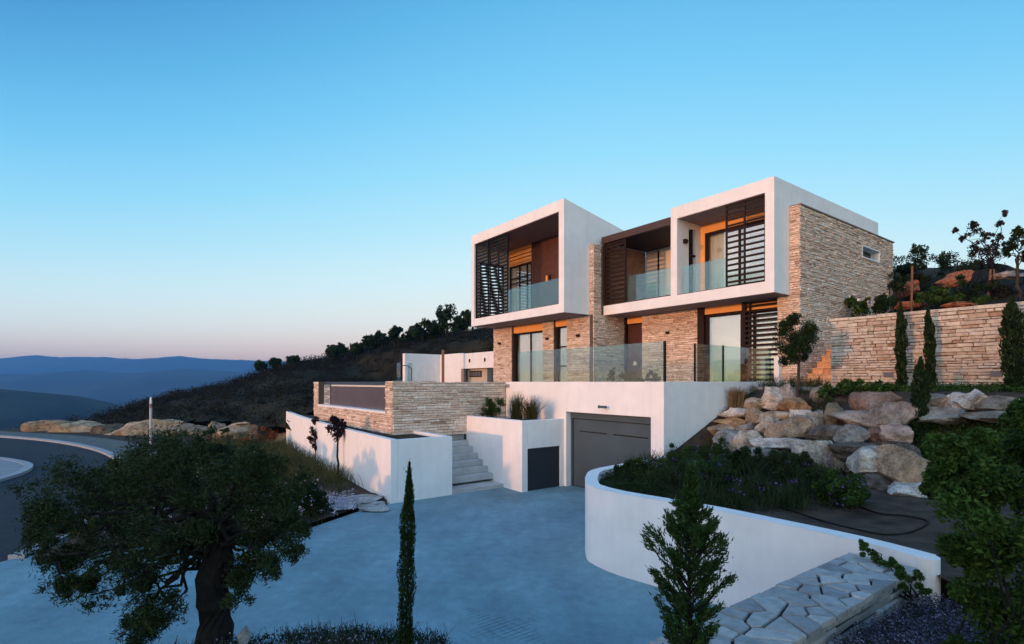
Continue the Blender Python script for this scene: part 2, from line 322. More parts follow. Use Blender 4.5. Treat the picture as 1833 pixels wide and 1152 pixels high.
def terrain():
    # hillside: one sheet behind the house, left of the pool and right of the side stair
    av = np.concatenate([np.arange(-46, -6, 2.0), np.arange(-6, 45, .75), np.arange(45, 140, 2.0)]); bv = np.concatenate([np.arange(-34, -18, 2.0), np.arange(-18, 20, .75), np.arange(20, 62, 2.0)])
    mb = MB(); idx = {}
    def vid(i, j):
        if (i, j) not in idx:
            a, b = float(av[i]), float(bv[j]); idx[(i, j)] = len(mb.v)
            mb.v.append(tuple(AB(a, b, hill_z(a, b)))); mb.t.append(.5)
        return idx[(i, j)]
    for i in range(len(av) - 1):
        for j in range(len(bv) - 1):
            a, b = (av[i] + av[i+1]) / 2, (bv[j] + bv[j+1]) / 2
            al = float(np.interp(b, [-34, -16, -9.65, -5.5, -4, 9, 12], [38, 37.5, 36, 24.5, 18, 34, 34]))
            if a < -1.9: ok = b > 6.0
            elif a < 0.2: ok = b > 13.2
            elif b < 9.5: ok = a > al
            else: ok = True
            if a > -2 and a < 16 and b < 13: ok = False
            if ok:
                mb.f.append((vid(i, j), vid(i+1, j), vid(i+1, j+1), vid(i, j+1))[::-1]); mb.m.append(0)
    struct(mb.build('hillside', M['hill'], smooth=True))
    # base ground out to the horizon, falling into a valley on the left; an unseen ridge behind the viewer, added to shade the lower walls
    def g(n, near, far):
        t = np.linspace(-1, 1, n); return np.sign(t) * (near * np.abs(t) + (far - near) * np.abs(t) ** 5)
    xs = g(121, 130, 5200); ys = np.concatenate([-g(61, 60, 170)[31:][::-1], g(161, 160, 5600)[80:]])
    mb = MB()
    per = Vector((-SUN_AZ.y, SUN_AZ.x, 0))
    if per.y < 0: per = -per
    for x in xs:
        for y in ys:
            z = -.09
            a, b = inv(x, y)
            d = math.hypot(x, y)
            if y > 30 or x < -34:
                fall = max(0, max((y - 34) * 1.0, (-x - 36) * .6 if y > 20 else 0))
                z -= min(62, fall * .17)
                z += min(1, fall / 60) * 4 * nz(x, y, 90, 1)
            z += 54 * math.exp(-(((x + 660) / 150) ** 4 + ((y - 660) / 150) ** 2)) * (1 + .08 * nz(x, y, 70, 6)) + 30 * math.exp(-(((x + 1000) / 350) ** 2 + ((y - 900) / 200) ** 2))
            s_ = -(x * SUN_AZ.x + y * SUN_AZ.y) * -1; p_ = x * per.x + y * per.y
            if y < 34:
                z += float(np.interp(p_, [-60, 2.5, 4.5, 6.2, 8.6, 11.5, 16], [8.3, 8.3, 7.4, 6.5, 5.9, 4.9, 0])) * math.exp(-((s_ - 58) / 14) ** 2) * smooth((p_ + 70) / 20) * (.9 + .25 * nz(x, y, 11, 2))
            mb.v.append((x, y, z)); mb.t.append(.5)
    ny = len(ys)
    for i in range(len(xs) - 1):
        for j in range(ny - 1):
            mb.f.append((i*ny + j, (i+1)*ny + j, (i+1)*ny + j + 1, i*ny + j + 1)); mb.m.append(0)
    struct(mb.build('ground', M['valley'], smooth=True))
    # far mountains
    prof = [(-900, 636), (-500, 630), (-200, 641), (0, 645), (40, 637), (62, 635), (96, 639), (167, 637.5), (235, 642), (290, 639), (318, 636), (355, 641), (454, 645), (600, 648), (900, 650), (1300, 646), (1900, 640), (2600, 650)]
    prof2 = [(-900, 668), (-400, 660), (-120, 664), (40, 671), (140, 662), (250, 668), (330, 659), (420, 665), (520, 672), (700, 664), (1000, 670), (1600, 662), (2600, 670)]
    for (pf, yc, rows) in ((prof, 4300, [(3300, 0.0), (3500, .25), (3800, .55), (4050, .82), (4300, 1.0), (4700, .8)]), (prof2, 2500, [(1800, 0.0), (1950, .3), (2150, .55), (2350, .85), (2500, 1.0), (2700, .75), (3000, .2)])):
        mb = MB(); n = 300; Xs = np.linspace(-5200, 5200, n)
        for k, (y, hgt) in enumerate(rows):
            for X in Xs:
                px = CXP + F_PX * X / yc; hp = EYE + (HYP - np.interp(px, [p[0] for p in pf], [p[1] for p in pf])) / F_PX * yc
                nn = 1 + .5 * (1 - hgt) * nz(X, y, 260, 7); e_ = (3.5 * nz(X, y, 60, 9) + 2.5 * nz(X, y, 22, 4)) * yc / 3000
                mb.v.append((X, y + 90 * nz(X, y, 300, 4), -64 + (hp + 64) * hgt * nn + e_ if hgt < 1 else hp + e_)); mb.t.append(.5)
        for k in range(len(rows) - 1):
            for i in range(n - 1):
                mb.f.append((k*n + i, k*n + i + 1, (k+1)*n + i + 1, (k+1)*n + i)); mb.m.append(0)
        struct(mb.build('mountains', M['mountain'], smooth=True))
terrain()

# ------------------------------------------------------------------ roads, driveway, kerbs
def catmull(pts, n=8, closed=False):
    pts = [Vector((p[0], p[1], 0)) for p in pts]; out = []
    k = len(pts)
    for i in range(k if closed else k - 1):
        p0, p1, p2, p3 = (pts[(i + d) % k] if closed else pts[max(0, min(k - 1, i + d))] for d in (-1, 0, 1, 2))
        for j in range(n):
            t = j / n
            out.append(.5 * ((2 * p1) + (p2 - p0) * t + (2*p0 - 5*p1 + 4*p2 - p3) * t*t + (3*p1 - p0 - 3*p2 + p3) * t**3))
    if not closed: out.append(pts[-1])
    return out
def sweep(mb, line, w, h0, h1, mi=0, side=1):
    """a wall or kerb of rectangular section along a plan line; w to the given side"""
    L_ = [Vector((p[0], p[1], 0)) for p in line]; k = len(L_)
    vs = []
    for i, p in enumerate(L_):
        d = (L_[min(i+1, k-1)] - L_[max(i-1, 0)]).normalized(); nrm = Vector((d.y, -d.x, 0)) * side
        q = p + nrm * w
        hh0 = h0(i / (k-1)) if callable(h0) else h0; hh1 = h1(i / (k-1)) if callable(h1) else h1
        vs += [(p.x, p.y, hh0), (p.x, p.y, hh1), (q.x, q.y, hh1), (q.x, q.y, hh0)]
    fs = []
    for i in range(k - 1):
        for j in range(4):
            fs.append((i*4 + j, i*4 + (j+1) % 4, (i+1)*4 + (j+1) % 4, (i+1)*4 + j))
    fs += [(3, 2, 1, 0), tuple((k-1)*4 + j for j in range(4))]
    if side < 0: fs = [f[::-1] for f in fs]
    mb.add(vs, fs, mi); return mb

KERB_R = catmull([(-8.6, 5.0), (-9.05, 7.6), (-9.35, 9.6), (-9.7, 11.3), (-11.2, 15.2), (-13.4, 18.6), (-16.2, 21.8), (-20.2, 25.6), (-25.4, 29.2), (-31.5, 32.0), (-40, 34.6), (-52, 36.5)], 6)
KERB_L = catmull([(-26, -2), (-21, 8), (-17.0, 15.2), (-17.2, 18.2), (-18.6, 20.6), (-20.8, 22.2), (-24, 23.6), (-30, 25.5), (-40, 27.5), (-52, 29)], 6)
mb = MB()
poly = [(p.x, p.y) for p in KERB_R] + [(p.x, p.y) for p in KERB_L[::-1]] + [(-26, -6), (-8.6, -6)]
mb.prism(poly, -.10, -.03)
struct(mb.build('road', M['asphalt']))
struct(sweep(MB(), KERB_R[13:], .28, -.08, .07, side=1).build('kerb', M['kerb']))
struct(sweep(MB(), KERB_L, .28, -.08, .07, side=-1).build('kerb', M['kerb']))
struct(sweep(MB(), [p + Vector((.24, .1, 0)) for p in KERB_R[24:]], 1.9, -.07, .045, side=1).build('pavement', M['pave_dark']))
mb = MB(); kl = [(p.x - .28, p.y - .02) for p in KERB_L]
mb.prism(kl + [(-52, -2), (-27, -2)], -.09, .05); struct(mb.build('pavement', M['path']))
mb = MB()
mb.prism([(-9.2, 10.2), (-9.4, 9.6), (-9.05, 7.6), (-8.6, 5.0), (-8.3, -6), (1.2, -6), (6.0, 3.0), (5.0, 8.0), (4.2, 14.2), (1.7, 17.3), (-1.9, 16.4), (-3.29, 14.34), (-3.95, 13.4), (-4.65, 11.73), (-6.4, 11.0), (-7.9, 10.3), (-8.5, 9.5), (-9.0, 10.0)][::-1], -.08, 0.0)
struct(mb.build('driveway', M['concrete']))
def grooves():
    mb = MB(); o_ = onz(905, 1120, .004); u_ = Vector((.80, .60, 0)); v_ = Vector((-.72, .69, 0)); rg = random.Random(6)
    for (p_, q_, n_, sp_) in ((u_, v_, 9, .085), (v_, u_, 6, .13)):
        for k in range(-n_, n_ + 1):
            f_ = max(.15, 1 - abs(k) / n_); l0, l1 = .55 * f_ * rg.uniform(.6, 1.1), .6 * f_ * rg.uniform(.5, 1.2); a_ = o_ + q_ * (k * sp_) - p_ * l0; b_ = o_ + q_ * (k * sp_) + p_ * l1; w_ = Vector((p_.y, -p_.x, 0)) * (.007 if p_ is u_ else .004)
            z_ = Vector((0, 0, 0 if p_ is u_ else .002)); mb.add([a_ + w_ * .3 + z_, b_ + w_ * .3 + z_, (a_ + b_) / 2 - w_ + z_, a_ - w_ * .3 + z_][::-1], [(0, 1, 2, 3)])
    # two long expansion joints
    for (q0, q1) in ((onz(940, 884, .004), onz(1046, 902, .004)), (onz(700, 903, .004), onz(935, 884, .004))):
        w_ = Vector((0, .006, 0)); mb.add([q0 - w_, q1 - w_, q1 + w_, q0 + w_], [(0, 1, 2, 3)])
    struct(mb.build('driveway_groove', mat('groove', (.085, .125, .155), .9)))
grooves()
# verge between driveway and road
def verge_z(x, y): return .06 + .10 * max(0, nz(x, y, 1.6, 11)) + .05 * nz(x, y, .5, 12)
def fill_grid(name, poly, m, zf, step=.25, kind='structure'):
    from mathutils.geometry import delaunay_2d_cdt
    xs = [p[0] for p in poly]; ys = [p[1] for p in poly]
    pts = [Vector(p) for p in poly]; n0 = len(pts)
    edges = [(i, (i + 1) % n0) for i in range(n0)]
    x = min(xs)
    rng = random.Random(5)
    while x < max(xs):
        y = min(ys)
        while y < max(ys):
            pts.append(Vector((x + rng.uniform(-.3, .3) * step, y + rng.uniform(-.3, .3) * step))); y += step
        x += step
    vs, es, fs, *_ = delaunay_2d_cdt(pts, edges, [list(range(n0))], 1, 1e-5)
    mb = MB(); mb.v = [(v.x, v.y, zf(v.x, v.y)) for v in vs]; mb.t = [.5] * len(vs); mb.f = [tuple(f) for f in fs]; mb.m = [0] * len(fs)
    o = mb.build(name, m, smooth=True); o['kind'] = kind; return o
vp = [(-3.4, 14.6), (-4.05, 13.4), (-4.75, 11.78), (-6.4, 11.05), (-7.9, 10.35), (-8.5, 9.55), (-8.95, 9.9), (-9.1, 11.2), (-10.8, 15.4), (-13.0, 18.9), (-15.9, 22.2), (-15.5, 26), (-14.5, 31), (-13, 31), (-12.1, 28.0)]
fill_grid('verge', vp, M['soil'], verge_z)
fill_grid('verge', [(-16.0, 22.2), (-18.5, 24.8), (-22, 28.2), (-27, 31.6), (-35, 35), (-36, 40), (-22, 40), (-13, 33), (-14.6, 30)], M['soil'], lambda x, y: .0 + .06 * nz(x, y, 1.5, 2), .6)

# ------------------------------------------------------------------ dry stone
rs = random.Random(11)
def stones(mb, U, length, z0, z1, hr=(.038, .088), lr=(.10, .38), depth=.05, holes=(), ztop=None, gap=.0085, mi=0, seed=None, jit=.35):
    """coursed stones on a vertical face. U(u, z, d): surface point, d = distance out of the wall."""
    rng = random.Random(seed) if seed is not None else rs
    z = z0
    while z < z1 - .015:
        h = rng.uniform(*hr); h = min(h, z1 - z)
        if z1 - (z + h) < hr[0] * .6: h = z1 - z
        segs = [(0, length)]
        zm = z + h / 2
        for (u0, u1, a0, a1) in holes:
            if a0 < zm < a1:
                ns = []
                for s0, s1 in segs:
                    if u1 <= s0 or u0 >= s1: ns.append((s0, s1)); continue
                    if u0 > s0: ns.append((s0, u0))
                    if u1 < s1: ns.append((u1, s1))
                segs = ns
        for s0, s1 in segs:
            u = s0
            while u < s1 - 1e-4:
                w = rng.uniform(*lr) * (.6 + .8 * rng.random())
                if s1 - (u + w) < lr[0] * .6: w = s1 - u
                if ztop is None or z + h * .7 < ztop(u + w / 2):
                    d = depth * (.35 + .65 * rng.random()); c = min(.012, h * .18)
                    g0 = gap * rng.uniform(.3, 1.2); t = min(1, max(0, rng.gauss(.52, .2)))
                    j = lambda k=1.0: rng.uniform(-1, 1) * c * jit * k
                    ua, ub, za, zb = u + g0 / 2, u + w - g0 / 2, z + gap / 2, z + h - gap / 2
                    if ztop is not None: zb = min(zb, ztop(u + w / 2))
                    o = [(ua, za), (ub, za), (ub, zb), (ua, zb)]
                    o = [(p[0] + j(), p[1] + j(1.2)) for p in o]
                    i_ = [(ua + c, za + c), (ub - c, za + c), (ub - c, zb - c), (ua + c, zb - c)]
                    i_ = [(p[0] + j(), p[1] + j()) for p in i_]
                    dd = [d * (1 + rng.uniform(-.25, .25)) for _ in range(4)]
                    vs = [U(p[0], p[1], -.01) for p in o] + [U(p[0], p[1], d * .55) for p in o] + [U(p[0], p[1], e) for p, e in zip(i_, dd)]
                    fs = [(8, 9, 10, 11)] + [(k, (k+1) % 4, 4 + (k+1) % 4, 4 + k) for k in range(4)] + [(4 + k, 4 + (k+1) % 4, 8 + (k+1) % 4, 8 + k) for k in range(4)]
                    mb.add(vs, fs, mi, t)
                u += w
        z += h
    return mb
# local villa frame: x = -a (to the right along the front), y = b (into the hill), z up
def faceB(b, x0): return lambda u, z, d: (x0 + u, b - d, z)              # faces the front (-y), u to the right
def faceX(x, b0): return lambda u, z, d: (x + d, b0 + u, z)              # faces right (+x), u into the hill

# ------------------------------------------------------------------ the villa
villa = empty('modern_villa', AB(0, 0, 0), ROT)
tag(villa, 'two-storey modern villa with white box rooms, stone walls and a garage', 'house')
def vp_(name, mb, m, parent=villa, **k): return mb.build(name, m, parent, **k)
def lamp(parent, x, y, z, w=.16):
    mb = MB(); mb.box(x - w/2, x + w/2, y - .09, y, z - .045, z + .045); mb.box(x - w/2 + .02, x + w/2 - .02, y - .075, y - .015, z - .06, z - .045)
    return mb.build('wall_lamp', M['brown'], parent, bevel=.004)

# -- terrace base, white, with the garage
mb = MB()
gx0, gx1, gz = -3.74, -.42, 2.355
mb.box(-7.0, gx0, 0, .3, -.05, 3.3); mb.box(gx1, 0, 0, .3, -.05, 3.3); mb.box(gx0, gx1, 0, .3, gz, 3.3)
mb.box(-.3, 0, .3, 6.3, -.05, 3.3)
mb.box(-7.0, -6.75, .3, 4.3, -.05, 3.22)
base = vp_('terrace_wall', mb, M['white'], bevel=.012)
mb = MB(); mb.box(gx0, gx1, .3, .42, -.02, gz, 1); 
# garage door: frame, panels with fine joints, two slots
fr = MB(); fr.box(gx0, gx0 + .07, .2, .3, 0, gz); fr.box(gx1 - .05, gx1, .2, .3, 0, gz); fr.box(gx0 + .07, gx1 - .05, .2, .3, gz - .2, gz)
pn = MB(); px0, px1 = gx0 + .085, gx1 - .06
pn.box(px0, px1, .245, .29, .02, 2.128)
gd = vp_('garage_door', pn, M['garage'], bevel=.003)
vp_('door_frame', fr, M['garage'], gd)
mb = MB(); mb.box(px0 + .28, px0 + 1.42, .236, .2445, 1.745, 1.775); mb.box(px0 + 1.68, px1 - .22, .236, .2445, 1.745, 1.775)
vp_('vent_slot', mb, M['black'], gd)
mb = MB(); mb.box(gx0, gx1, .31, .36, 0, gz); vp_('backing', mb, M['dark_room'], gd)
# terrace floor
mb = MB(); mb.box(-6.75, -.3, .3, 6.1, 3.1, 3.22); mb.box(-13.9, -6.75, -.0, 4.25, 3.08, 3.21)
vp_('terrace_floor', mb, M['path'])

# -- helpers for openings
def glazing(parent, x0, x1, y, z0, z1, mull=(), bars=(), curtain=True, frame=.06, fm='brown', name='window', folds=True, cz=None):
    f = MB(); f.box(x0, x0 + frame, y - .04, y + .04, z0, z1); f.box(x1 - frame, x1, y - .04, y + .04, z0, z1)
    f.box(x0 + frame, x1 - frame, y - .04, y + .04, z1 - frame, z1); f.box(x0 + frame, x1 - frame, y - .04, y + .04, z0, z0 + .05)
    for m_ in mull: f.box(m_ - .035, m_ + .035, y - .035, y + .035, z0 + .05, z1 - frame)
    for b_ in bars:
        xs_ = sorted([x0 + frame] + [m for q in mull for m in (q - .035, q + .035)] + [x1 - frame])
        for k in range(0, len(xs_) - 1, 2): f.box(xs_[k], xs_[k+1], y - .03, y + .03, b_ - .03, b_ + .03)
    w = f.build(name, M[fm], parent)
    p = MB(); p.box(x0 + frame * .8, x1 - frame * .8, y - .004, y + .004, z0 + .04, z1 - frame * .8); p.build('pane', M['pane'], w)
    if curtain:
        cu = MB(); n = 60; vs = []; xx0, xx1 = x0 + .02, x1 - .02
        for i in range(n + 1):
            x = xx0 + (xx1 - xx0) * i / n; yy = y + .16 + (.02 * math.sin(i * 1.9) + .012 * math.sin(i * .83 + x0) if folds else 0)
            vs += [(x, yy, z0), (x, yy, z1)]
        cu.add(vs, [(2*i, 2*i+2, 2*i+3, 2*i+1) for i in range(n)]); cu.build('curtain', M['curtain'], w, smooth=True)
    return w
def louvre(parent, x0, x1, y, z0, z1, n, sh=.065, mull=(), frame=.05, m='brown', tilt=.03, name='louvre_screen', axis='x'):
    f = MB(); g = (lambda mbx, a, b, c, d, e, h: mbx.box(a, b, c, d, e, h)) if axis == 'x' else (lambda mbx, a, b, c, d, e, h: mbx.box(c, d, a, b, e, h))
    g(f, x0, x0 + frame, y - .03, y + .03, z0, z1); g(f, x1 - frame, x1, y - .03, y + .03, z0, z1)
    g(f, x0 + frame, x1 - frame, y - .03, y + .03, z1 - frame, z1); g(f, x0 + frame, x1 - frame, y - .03, y + .03, z0, z0 + frame)
    for q in mull: g(f, q - frame/2, q + frame/2, y - .028, y + .028, z0 + frame, z1 - frame)
    o = f.build(name, M[m], parent)
    s = MB(); zz0, zz1 = z0 + frame, z1 - frame
    for k in range(n):
        zc = zz0 + (zz1 - zz0) * (k + .5) / n
        g(s, x0 + frame * .6, x1 - frame * .6, y - .027, y + .0, zc - sh/2, zc + sh/2); g(s, x0 + frame * .6, x1 - frame * .6, y + .0, y + .027, zc - sh/2 + tilt, zc + sh/2 + tilt)
    s.build('slats', M[m], o)
    return o
def balustrade(parent, x0, x1, y, z0, z1, joints=(), axis='x', posts=()):
    xs_ = [x0] + list(joints) + [x1]; first = None
    for k in range(len(xs_) - 1):
        mb = MB(); a, b = xs_[k] + .006, xs_[k+1] - .006
        if axis == 'x': mb.box(a, b, y - .008, y + .008, z0, z1)
        else: mb.box(y - .008, y + .008, a, b, z0, z1)
        mb.build('glass_panel', M['glass'], parent)

# -- right upper room
RB = 4.85
def shell_right():
    mb = MB(); x0, x1 = -3.42, .39; y1 = 12.97; z0, z1 = 6.05, 9.63; ix0, ix1 = -3.15, .10; iz0, iz1 = 6.43, 9.2
    mb.box(x0, ix0, RB, y1, iz0, iz1); mb.box(ix1, x1, RB, y1, iz0, iz1)
    mb.box(x0, x1, RB, y1, iz1, z1); mb.box(x0, x1, RB, y1, z0 + .012, iz0); mb.box(ix0, ix1, y1 - .3, y1, iz0, iz1)
    return mb
# left inner wall has a slit window b 5.59..5.97, z 7.0..9.0: rebuild that wall with the slit
mb = MB(); x0, x1, y1 = -3.42, .39, 12.97
for (ya, yb, za, zb) in ((RB, 5.55, 6.43, 9.2), (5.97, y1, 6.43, 9.2), (5.55, 5.97, 6.43, 6.5), (5.55, 5.97, 8.95, 9.2)): mb.box(x0, -3.15, ya, yb, za, zb)
mb.box(.10, x1, RB, y1, 6.43, 9.2); mb.box(x0, x1, RB, y1, 9.2, 9.63); mb.box(x0, x1, RB, y1, 6.062, 6.43); mb.box(-3.15, .10, y1 - .3, y1, 6.43, 9.2)
room_r = vp_('upper_room', mb, M['white']); 
mb = MB(); mb.box(-6.81, .385, RB + .005, 6.3, 6.05, 6.061); vp_('soffit', mb, M['soffit'], room_r)
mb = MB(); mb.box(-3.15, .10, RB + .05, 6.3, 9.185, 9.199); vp_('ceiling', mb, M['soffit'], room_r)
# recessed back wall of the loggia
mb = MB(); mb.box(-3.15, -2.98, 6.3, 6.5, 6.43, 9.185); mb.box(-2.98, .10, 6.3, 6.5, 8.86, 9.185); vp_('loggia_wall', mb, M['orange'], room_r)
glazing(room_r, -2.98, .10, 6.36, 6.45, 8.86, mull=(-1.62, -.55), frame=.11, name='sliding_door')
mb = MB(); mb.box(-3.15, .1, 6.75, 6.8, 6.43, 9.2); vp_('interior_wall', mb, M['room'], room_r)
louvre(room_r, -1.28, .095, RB + .09, 6.45, 9.18, 14, .062, mull=(-.62,), tilt=.012)
balustrade(room_r, -2.97, -1.30, RB + .16, 6.44, 7.46)
mb = MB(); mb.box(-3.149, -1.28, RB + .02, RB + .10, 6.431, 6.455); vp_('sill', mb, M['beam'], room_r)
mb = MB(); mb.box(-3.43, -3.145, 5.73, 5.79, 6.5, 8.95); mb.box(-3.43, -3.145, 5.55, 5.97, 7.96, 8.02); vp_('slit_window', mb, M['brown'], room_r)
mb = MB(); mb.box(-3.15, -3.04, 5.2, 5.36, 8.36, 8.50); mb.box(-3.15, -3.00, 5.24, 5.32, 8.40, 8.46); vp_('wall_lamp', mb, M['brown'], room_r)
# balcony slab and roof terrace between the rooms
mb = MB(); mb.box(-6.81, -3.421, RB, 7.8, 6.062, 6.45)
slab = vp_('balcony', mb, M['white'], bevel=.01)
mb = MB(); mb.box(-6.80, -3.425, RB + .003, RB + .09, 6.451, 6.485); vp_('sill', mb, M['beam'], slab)
balustrade(slab, -5.60, -3.44, RB + .12, 6.47, 7.5, joints=(-5.0,))
louvre(slab, -6.66, -5.60, RB + .07, 6.485, 9.02, 13, .085, m='brown', frame=.07)
mb = MB(); mb.box(-6.81, -6.665, RB, RB + .14, 6.485, 9.04); vp_('post', mb, M['brown'], slab)
mb = MB(); mb.box(-6.85, -3.43, RB - .04, RB + .10, 9.04, 9.31); mb.box(-6.85, -6.7, RB + .10, 7.7, 9.1, 9.3)
pr = vp_('pergola_roof', mb, M['beam'])
mb = MB(); mb.box(-6.7, -3.43, RB + .10, 7.7, 9.06, 9.25); vp_('roof_panel', mb, M['brown'], pr)
mb = MB()
for k in range(15):
    z = 6.45 + k * .173
    if z + .168 < 9.05: mb.box(-6.77, -6.72, RB + .3, 7.45, z, z + .168)
vp_('timber_cladding', mb, mat('timber_boards', (.26, .15, .10), .6, .3, 2.5, .15, 25), slab)
mb = MB(); mb.box(-6.72, -3.42, 7.5, 7.7, 6.45, 9.06); vp_('terrace_back_wall', mb, M['white'], slab)
mb = MB()
for k in range(12): mb.box(-6.66, -6.06, 7.47, 7.4985, 6.47 + k * .2, 6.655 + k * .2)
vp_('shutter', mb, M['white_cap'], slab)
mb = MB(); mb.box(-6.05, -6.0, 7.44, 7.4985, 6.47, 9.0); vp_('door_frame', mb, M['brown'], slab)
mb = MB(); mb.box(-6.69, -5.85, 7.1, 7.12, 6.46, 7.55); vp_('glass_panel', mb, M['glass'], slab)

# -- left upper room
LB = 2.82
mb = MB(); y1 = 9.5; zt = lambda b: 10.58 - (b - LB) * .2
def side(x0, x1, holes=None): mb.prism([(LB, 6.062), (y1, 6.062), (y1, zt(y1)), (LB, 10.58)], x0, x1, 'x')
side(-7.27, -6.96)
for (ya, yb, za, zb_) in ((LB, 3.15, 6.062, 9.6), (4.65, y1, 6.062, 9.2), (3.15, 4.65, 6.062, 6.5), (3.15, 4.65, 9.3, 9.6)): mb.box(-13.86, -13.58, ya, yb, za, zb_)
mb.prism([(LB, 9.6), (4.65, 9.6), (4.65, 9.2), (y1, 9.2), (y1, zt(y1)), (LB, 10.58)], -13.86, -13.58, 'x')
mb.prism([(LB, 10.13), (6.0, 10.13), (6.0, 9.6), (y1, 8.9), (y1, zt(y1)), (LB, 10.58)], -13.58, -7.27, 'x')
mb.box(-13.58, -7.27, LB, y1, 6.062, 6.42); mb.box(-13.58, -7.27, y1 - .3, y1 - .001, 6.42, 8.9)
room_l = vp_('upper_room', mb, M['white'])
mb = MB(); mb.box(-13.855, -6.965, LB + .006, 4.6, 6.05, 6.061); vp_('soffit', mb, M['soffit'], room_l)
mb = MB(); mb.box(-13.58, -7.27, LB + .05, 4.97, 10.115, 10.129); vp_('ceiling', mb, M['soffit_red'], room_l)
lb = 4.97
mb = MB(); mb.box(-11.72, -7.27, lb, lb + .15, 6.42, 10.115); wl = vp_('timber_wall', mb, M['wood_dark'], room_l)
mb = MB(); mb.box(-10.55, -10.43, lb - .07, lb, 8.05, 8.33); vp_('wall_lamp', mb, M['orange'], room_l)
mb = MB(); mb.box(-10.38, -10.26, lb - .05, lb, 8.02, 8.34); vp_('wall_lamp', mb, M['brown'], room_l)
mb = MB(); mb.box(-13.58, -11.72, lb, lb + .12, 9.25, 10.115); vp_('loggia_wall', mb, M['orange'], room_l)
mb = MB()
for k in range(4): mb.box(-13.56, -11.74, lb - .02, lb, 9.30 + k * .21, 9.32 + k * .21)
vp_('cladding_joint', mb, M['beam'], room_l)
glazing(room_l, -13.58, -11.72, lb + .06, 6.44, 9.25, mull=(-12.75, -12.12), bars=(8.35, 8.6), frame=.08)
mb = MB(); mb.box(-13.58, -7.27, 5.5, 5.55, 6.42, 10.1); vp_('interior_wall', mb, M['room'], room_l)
louvre(room_l, -13.56, -12.45, LB + .10, 6.44, 10.1, 22, .06, m='black', frame=.05)
louvre(room_l, -12.44, -10.94, LB + .16, 6.44, 10.1, 22, .06, m='black', frame=.05, mull=(-11.7,))
louvre(room_l, 3.18, 4.62, -13.6, 6.5, 9.3, 17, .06, m='black', frame=.05, axis='y')
balustrade(room_l, -10.93, -7.28, LB + .14, 6.43, 7.5, joints=(-8.77,))
mb = MB(); mb.box(-10.93, -7.27, LB + .02, LB + .1, 6.421, 6.445); vp_('sill', mb, M['beam'], room_l)

# -- ground floor
GB, GR = 4.25, 6.1
def stone_part(name, fn, m='stone', parent=villa, back=None, backm='mortar'):
    mb = MB(); fn(mb); o = mb.build(name, [M[m], M[backm]], parent); return o
for (x0, x1, a, sd_) in ((-13.94, -12.36, 13.34, 21), (-9.97, -9.22, 9.6, 22), (-8.35, -6.96, 7.59, 23)):
    def wall_left(mb):
        mb.box(x0 + .003, x1 - .003, GB + .003, GB + .3, 3.15, 6.05, 1); stones(mb, faceB(GB, x0), x1 - x0, 3.15, 6.05, seed=sd_)
    lamp(stone_part('stone_wall', wall_left), -a, GB - .035, 5.25)
mb = MB(); mb.box(-12.36, -9.97, GB + .1, GB + .3, 5.68, 6.05); mb.box(-9.22, -8.35, GB + .1, GB + .3, 5.75, 6.05); vp_('glow_tinted_panel', mb, M['orange'])
glazing(villa, -12.36, -9.97, GB + .2, 3.21, 5.68, mull=(-11.1,), frame=.09, name='sliding_door')
mb = MB(); mb.box(-12.359, -12.2, GB + .02, GB + .15, 3.2, 5.68); vp_('door_jamb', mb, M['brown'])
glazing(villa, -9.22, -8.35, GB + .2, 3.21, 5.75, bars=(4.0, 4.85), frame=.07)
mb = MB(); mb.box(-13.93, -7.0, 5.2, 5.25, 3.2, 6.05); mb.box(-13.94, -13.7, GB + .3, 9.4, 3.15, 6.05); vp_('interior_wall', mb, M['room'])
# tall stone blade between the two rooms: front face and right side
def blade(mb):
    mb.box(-6.955, -6.778, GB + .003, 6.1, 3.15, 8.93, 1); stones(mb, faceB(GB, -6.955), .185, 6.05, 8.95, lr=(.1, .19), seed=31)
    stones(mb, faceX(-6.775, GB), 1.86, 3.15, 8.95, seed=32, holes=((.45, 1.9, 6.05, 9.0),))
stone_part('stone_blade', blade)
# right ground wall
def wall_right(mb):
    mb.box(-5.77, -3.13, GR, GR + .3, 3.15, 6.05, 1); stones(mb, faceB(GR, -5.77), 2.64, 3.15, 6.05, seed=33)
sr = stone_part('stone_wall', wall_right)
lamp(sr, -4.45, GR - .035, 5.24); 
mb = MB(); mb.box(-6.68, -5.77, GR + .12, GR + .3, 5.78, 6.05); vp_('glow_tinted_panel', mb, M['orange'])
mb = MB(); mb.box(-6.68, -5.84, GR + .16, GR + .22, 3.22, 5.72); fd = vp_('front_door', mb, M['door_wood'], bevel=.005)
mb = MB(); mb.box(-6.80, -6.68, GR + .02, GR + .25, 3.2, 6.05); mb.box(-5.84, -5.77, GR + .12, GR + .25, 3.2, 5.78); mb.box(-6.68, -5.84, GR + .12, GR + .25, 5.72, 5.78); vp_('door_frame', mb, M['brown'], fd)
mb = MB(); mb.prism([(-.08, 0), (.08, 0), (.075, .09), (.045, .15), (0, .17), (-.045, .15), (-.075, .09)], GR + .10, GR + .155, 'y')
hk = mb.build('door_knocker', mat('white_lamp', (.8, .74, .62), .5), fd); hk.location = (-6.26, 0, 4.0)
mb = MB(); mb.box(-3.13, -2.86, GR - .05, GR + .2, 3.15, 6.05); mb.box(-1.37, -1.28, GR - .05, GR + .3, 3.15, 6.05); vp_('door_jamb', mb, M['brown'])
mb = MB(); mb.box(-2.86, -1.37, GR + .02, GR + .2, 5.79, 6.05); mb.box(-1.28, 0, GR + .08, GR + .25, 5.72, 6.05); vp_('glow_tinted_panel', mb, M['orange'])
glazing(villa, -2.86, -1.37, GR + .12, 3.21, 5.79, frame=.12, name='sliding_door', folds=False)
